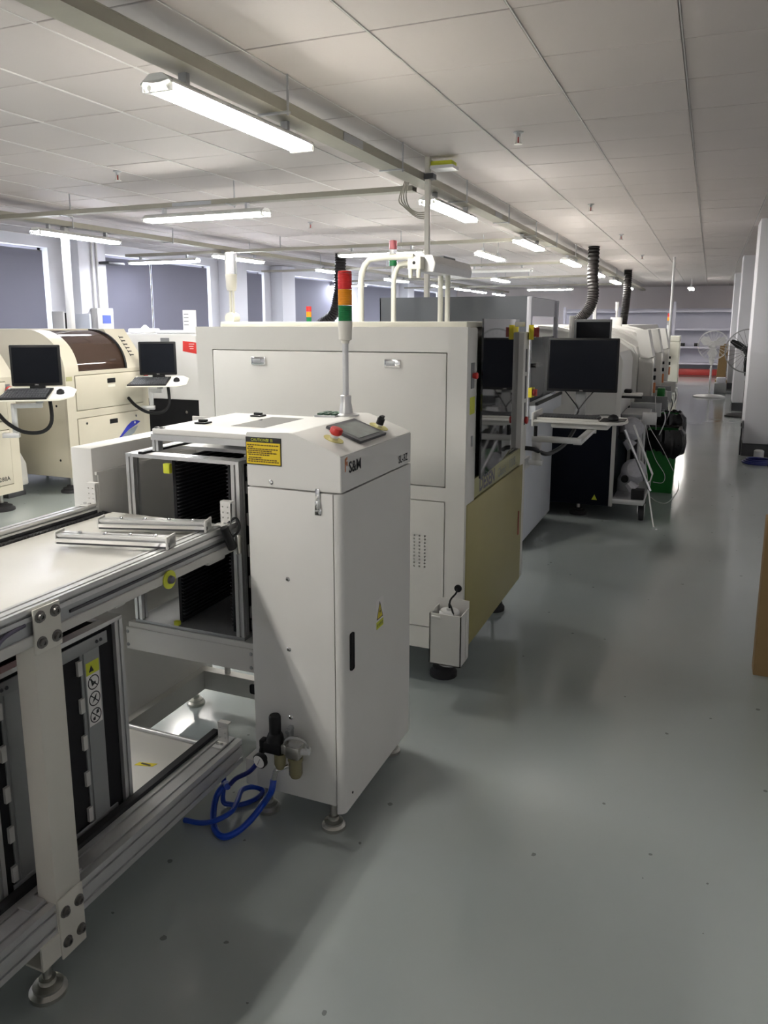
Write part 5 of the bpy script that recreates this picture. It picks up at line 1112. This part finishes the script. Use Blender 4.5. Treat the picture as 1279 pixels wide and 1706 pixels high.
# white drop pole by the windows
solo('drop_pole', P().box(-6.54, -6.475, 6.66, 6.72, 0.0, 2.60, 0.004), 'fan_white', 'white drop pole under the window side trunking', 'pole')
pp = thing('drop_pole', 'grey drop pole with a yellow block and looped dark cables', 'pole', (-1.985, 5.60, 0))
part('conduit', P().box(-1.997, -1.962, 5.58, 5.62, 1.76, ZC, 0.003), 'tower_body', pp)
part('yellow_block', P().box(-1.96, -1.80, 5.60, 5.72, 2.70, 2.735, 0.003), 'lime', pp); part('white_plate', P().box(-1.95, -1.78, 5.56, 5.70, 2.675, 2.698), 'fan_white', pp)
part('clamp', P().box(-2.003, -1.93, 5.57, 5.65, 2.61, 2.65, 0.004), 'dark_grey', pp)
for k in range(4):
    u = 0.012*k
    part('looped_cable', P().tube([(-2.12-u, 5.60, 2.62), (-2.15-u*1.5, 5.60, 2.52-u), (-2.13-u, 5.61, 2.43), (-2.06, 5.61, 2.385-u), (-1.99, 5.60, 2.37-0.012*(k-1)), (-1.985, 5.60, 2.34)], 0.0045, 6), 'trunk', pp)
# far thin pole by the aisle, far unloader and shelves
c = onz(1124, 428, ZC)
solo('thin_pole', P().cyl((c.x, c.y, 0), (c.x, c.y, ZC), 0.022, n=10), 'fan_white', 'thin white pole at the aisle edge past the placement machines', 'pole')
d = onz(1018, 470, ZC-0.2); solo('thin_pole', P().cyl((-1.9, 14.2, 1.56), (-1.9, 14.2, ZC), 0.03, n=10), 'fan_white', 'thin white pole between the two black hoses', 'pole')
un = thing('unloader', 'cream unloader cabinet at the far end of the aisle', 'machine', (-0.95, 21.2, 0))
part('body', P().box(-1.25, -0.70, 20.9, 21.8, 0.08, 1.13, 0.006), 'cream', un); part('top_cover', P().box(-1.25, -0.70, 20.9, 21.8, 1.142, 1.27, 0.006), 'cream', un); part('spacer', P().box(-1.2, -0.75, 20.95, 21.75, 1.13, 1.142), 'cream', un); part('caster', P().cyl((-0.8, 20.95, 0.045), (-0.77, 20.95, 0.045), 0.045), 'dark_grey', un); part('caster', P().cyl((-0.8, 21.7, 0.045), (-0.77, 21.7, 0.045), 0.045), 'dark_grey', un); part('caster', P().cyl((-1.2, 21.4, 0.045), (-1.17, 21.4, 0.045), 0.045), 'dark_grey', un)
part('tilted_monitor', P().poly([(-1.25, 20.6, 1.0), (-0.98, 20.6, 1.08), (-0.95, 20.6, 0.95), (-1.25, 20.6, 0.75)], (0, 0.25, 0)), 'cream', un)
tl = thing('tower_light', 'slim red and white tower light beside the far shelves', 'tower light', (-1.05, 21.4, 1.27)); part('pole', P().cyl((-1.0, 21.4, 1.27), (-1.0, 21.4, 1.45), 0.02), 'fan_white', tl)
for k, m in enumerate(('fan_white', 'lens_clear', 'lens_amber', 'lens_red')): part('lens', P().cyl((-1.0, 21.4, 1.45+0.1*k), (-1.0, 21.4, 1.54+0.1*k), 0.045), m, tl)
sh = thing('shelving', 'long pale grey shelving against the far wall', 'shelving', (-0.5, 26.3, 0))
part('back', P().box(-4.5, 1.0, 26.78, 26.8, 0.1, 2.05), 'shelf_paint', sh)
for z in (0.35, 0.85, 1.40, 1.95): part('shelf', P().box(-4.5, 1.0, 26.2, 26.78, z-0.03, z+0.03), 'shelf_paint', sh)
for x in (-4.5, -2.8, -1.12, 0.6): part('upright', P().box(x, x+0.08, 26.15, 26.25, 0, 2.1 if x != -1.12 else 2.25), 'shelf_paint', sh)
for k, (x, z) in enumerate(((-0.86, 0.88), (-0.45, 0.88), (-2.4, 1.43))): solo('black_box', P().box(x, x+0.14, 26.3, 26.5, z, z+0.10, 0.004), 'black', ('small black box on the far shelf, by the upright', 'small black box on the far shelf, beside the other black box', 'black box on the upper far shelf')[k], 'box')
solo('red_mat', P().box(-3.2, 0.6, 25.0, 26.1, 0.0, 0.03), 'red_mat', 'red mat on the floor before the far shelves', 'mat')
solo('pallet', P().box(-1.0, 0.4, 25.6, 26.1, 0.03, 0.20, 0.01), 'red_dark', 'dark red low pallet under the far shelves', 'pallet')
# ------------------------------------------------------------------ fans
def fan(x, y, zc, R_, rz, lab, m_body, m_blade, nb, base_r, cage_m):
    t = thing('pedestal_fan', lab, 'fan', (x, y, 0), rz)
    def lp(name, p, m, parent): 
        me = mesh_of(name, p, m); o = bpy.data.objects.new(name, me); COL.objects.link(o); o.parent = parent; return o
    lp('base', P().lathe([(base_r, 0), (base_r, 0.02), (base_r*0.8, 0.04), (0.04, 0.06)], (0, 0, 0), n=28), m_body, t)
    lp('pole', P().cyl((0, 0, 0.05), (0, 0, zc*0.55), 0.022).cyl((0, 0, zc*0.55), (0, 0, zc), 0.016), m_body, t)
    lp('column_sleeve', P().lathe([(0.03, zc*0.62), (0.055, zc*0.70), (0.055, zc*0.88), (0.03, zc*0.93)], (0, 0, 0)), m_body, t)
    lp('motor', P().lathe([(0.04, 0.03), (0.085, 0.05), (0.085, 0.15), (0.05, 0.20)], (0, 0, zc), (0, 1, 0)), m_body, t)
    lp('hub', P().lathe([(0.05, -0.09), (0.055, -0.03), (0.04, 0.0)], (0, 0, zc), (0, 1, 0)), m_blade, t)
    for k in range(nb):
        a = 2*math.pi*k/nb+0.5; q = P(); u = Vector((math.cos(a), 0, math.sin(a))); v = Vector((-math.sin(a), 0, math.cos(a)))
        w0, w1 = R_*0.12, R_*(0.34 if nb == 3 and m_blade == 'fan_white' else 0.16)
        q.poly([Vector((0, -0.06, zc))+u*0.04-v*w0, Vector((0, -0.04, zc))+u*R_*0.55-v*w1, Vector((0, -0.03, zc))+u*R_*0.88-v*w1*0.5, Vector((0, -0.06, zc))+u*R_*0.9+v*w1*0.5, Vector((0, -0.08, zc))+u*R_*0.5+v*w1, Vector((0, -0.07, zc))+u*0.04+v*w0], (0, 0.006, 0))
        lp('blade', q, m_blade, t)
    g = P(); n = 30
    for rr, yy in ((R_, -0.06), (R_*0.97, 0.02), (R_*0.97, -0.11), (R_*0.3, -0.14)):
        g.tube([(rr*math.cos(2*math.pi*i/n), yy, zc+rr*math.sin(2*math.pi*i/n)) for i in range(n+1)], 0.006 if rr == R_ else 0.003, 5, 1, False)
    for i in range(24):
        a = 2*math.pi*i/24; u = Vector((math.cos(a), 0, math.sin(a))); z0 = Vector((0, 0, zc))
        for s in (-1, 1): g.tube([z0+u*0.06+Vector((0, -0.045+s*0.095, 0)), z0+u*R_*0.97+Vector((0, -0.045+s*0.065, 0)), z0+u*R_+Vector((0, -0.06, 0))], 0.0022, 4, 1, False)
    o = lp('cage', g, cage_m, t); o['kind'] = 'stuff'
    return t
fan(0.065, 18.4, 1.12, 0.31, 0.1, 'white pedestal fan standing in the aisle', 'fan_white', 'fan_white', 3, 0.33, 'fan_white')
fan(0.62, 14.7, 1.12, 0.37, -0.05, 'black-bladed pedestal fan half behind the near pillar', 'black', 'black', 3, 0.30, 'mid_grey')
# ------------------------------------------------------------------ right edge: cardboard, plug box, coiled cable
cb = thing('cardboard_box', 'tall brown cardboard box at the aisle edge', 'box', (0.6, 4.0, 0)); part('carton', P().box(0.288, 0.9, 3.70, 3.80, 0, 0.735, 0.004), 'cardboard', cb); part('flap', P().box(0.298, 0.9, 3.698, 3.75, 0.735, 0.739), 'cardboard', cb); part('tape', P().box(0.57, 0.63, 3.6985, 3.70, 0.0, 0.735), 'cardboard', cb)
solo('cardboard_sheet', P().poly([(0.20, 20.3, 0.25), (0.40, 20.3, 0.25), (0.42, 20.3, 1.1), (0.24, 20.3, 1.1)], (0, 0.4, 0)), 'cardboard', 'folded brown cardboard leaning by the middle pillar', 'cardboard')
pk = thing('floor_boxes', 'small grey parts heap on the floor before the leaning cardboard', 'boxes', (0.3, 19.8, 0)); part('box', P().box(0.16, 0.42, 19.3, 19.7, 0, 0.24, 0.02), 'mid_grey', pk); part('top', P().box(0.2, 0.4, 19.4, 19.7, 0.24, 0.36, 0.02), 'bag_clear', pk)
solo('foam_stand', P().box(0.18, 0.44, 20.25, 20.75, 0, 0.25, 0.01), 'cardboard', 'low brown carton under the leaning cardboard', 'carton')
sw = thing('wall_socket_box', 'small grey socket box on the pillar corner with a hanging wire', 'socket', (0.44, 10.22, 0.3)); part('box', P().box(0.425, 0.449, 10.26, 10.36, 0.33, 0.42, 0.004), 'mid_grey', sw); part('switch', P().box(0.418, 0.425, 10.29, 10.33, 0.35, 0.39), 'black', sw); part('conduit', P().cyl((0.432, 10.30, 0.0), (0.432, 10.30, 0.33), 0.008, n=8), 'dark_grey', sw)
cc_ = onz(1262, 772, 0.0)
cp = thing('cable_coil', 'blue cable coil on the floor by the near pillar', 'cable', (cc_.x, cc_.y, 0))
for k in range(3): part('coil', P().tube([(cc_.x+(0.16-0.02*k)*math.cos(i*0.3927), cc_.y+(0.16-0.02*k)*math.sin(i*0.3927), 0.012+0.016*k) for i in range(17)], 0.011, 8, 2), 'hose_navy', cp)
pw = solo('white_roll', P().lathe([(0.04, 0), (0.055, 0.01), (0.055, 0.11), (0.04, 0.12)], (cc_.x+0.02, cc_.y+0.25, 0)), 'fan_white', 'white roll standing at the foot of the near pillar', 'roll')
# electrical box on the window pier, switch cabinet, cord between blinds
eb = thing('electrical_box', 'pale electrical box with blue display on the window pier', 'electrical box', (-8.3, 9.0, 1.5))
part('case', P().box(-8.315, -8.20, 8.95, 9.28, 1.50, 1.80, 0.006), 'grey_white', eb); part('display', P().box(-8.2, -8.196, 9.05, 9.22, 1.58, 1.70), 'panel_blue', eb)
for yy in (9.02, 9.12): part('conduit', P().cyl((-8.30, yy, 1.80), (-8.30, yy, ZC-0.01), 0.014, n=8), 'grey_white', eb)
part('air_vent', P().box(-8.31, -8.12, 9.16, 9.5, 2.43, 2.47, 0.01), 'dark_grey', eb)
def vpanel(nm, lab, x0, x1, y0, Y, m):
    a, b = ony(x0, y0, Y), ony(x1, y0, Y); solo(nm, P().box(a.x, b.x, Y, Y+0.03, 0, a.z, 0.004), m, lab, 'panel')
vpanel('grey_panel', 'grey panel standing by the window wall behind the beige printer', 86, 105, 519, 8.0, 'grey_white'); vpanel('dark_panel', 'narrow black panel beside the grey panel by the window wall', 105.5, 115, 521, 8.1, 'black'); vpanel('white_board', 'white board standing between the drop pole and the electrical box', 124, 149, 523, 8.2, 'cool_white')
solo('blind_cord', P().cyl((-8.594, 10.665, 0.905), (-8.594, 10.665, 2.585), 0.008, n=6), 'black', 'black cord hanging between the paired blinds', 'cord')
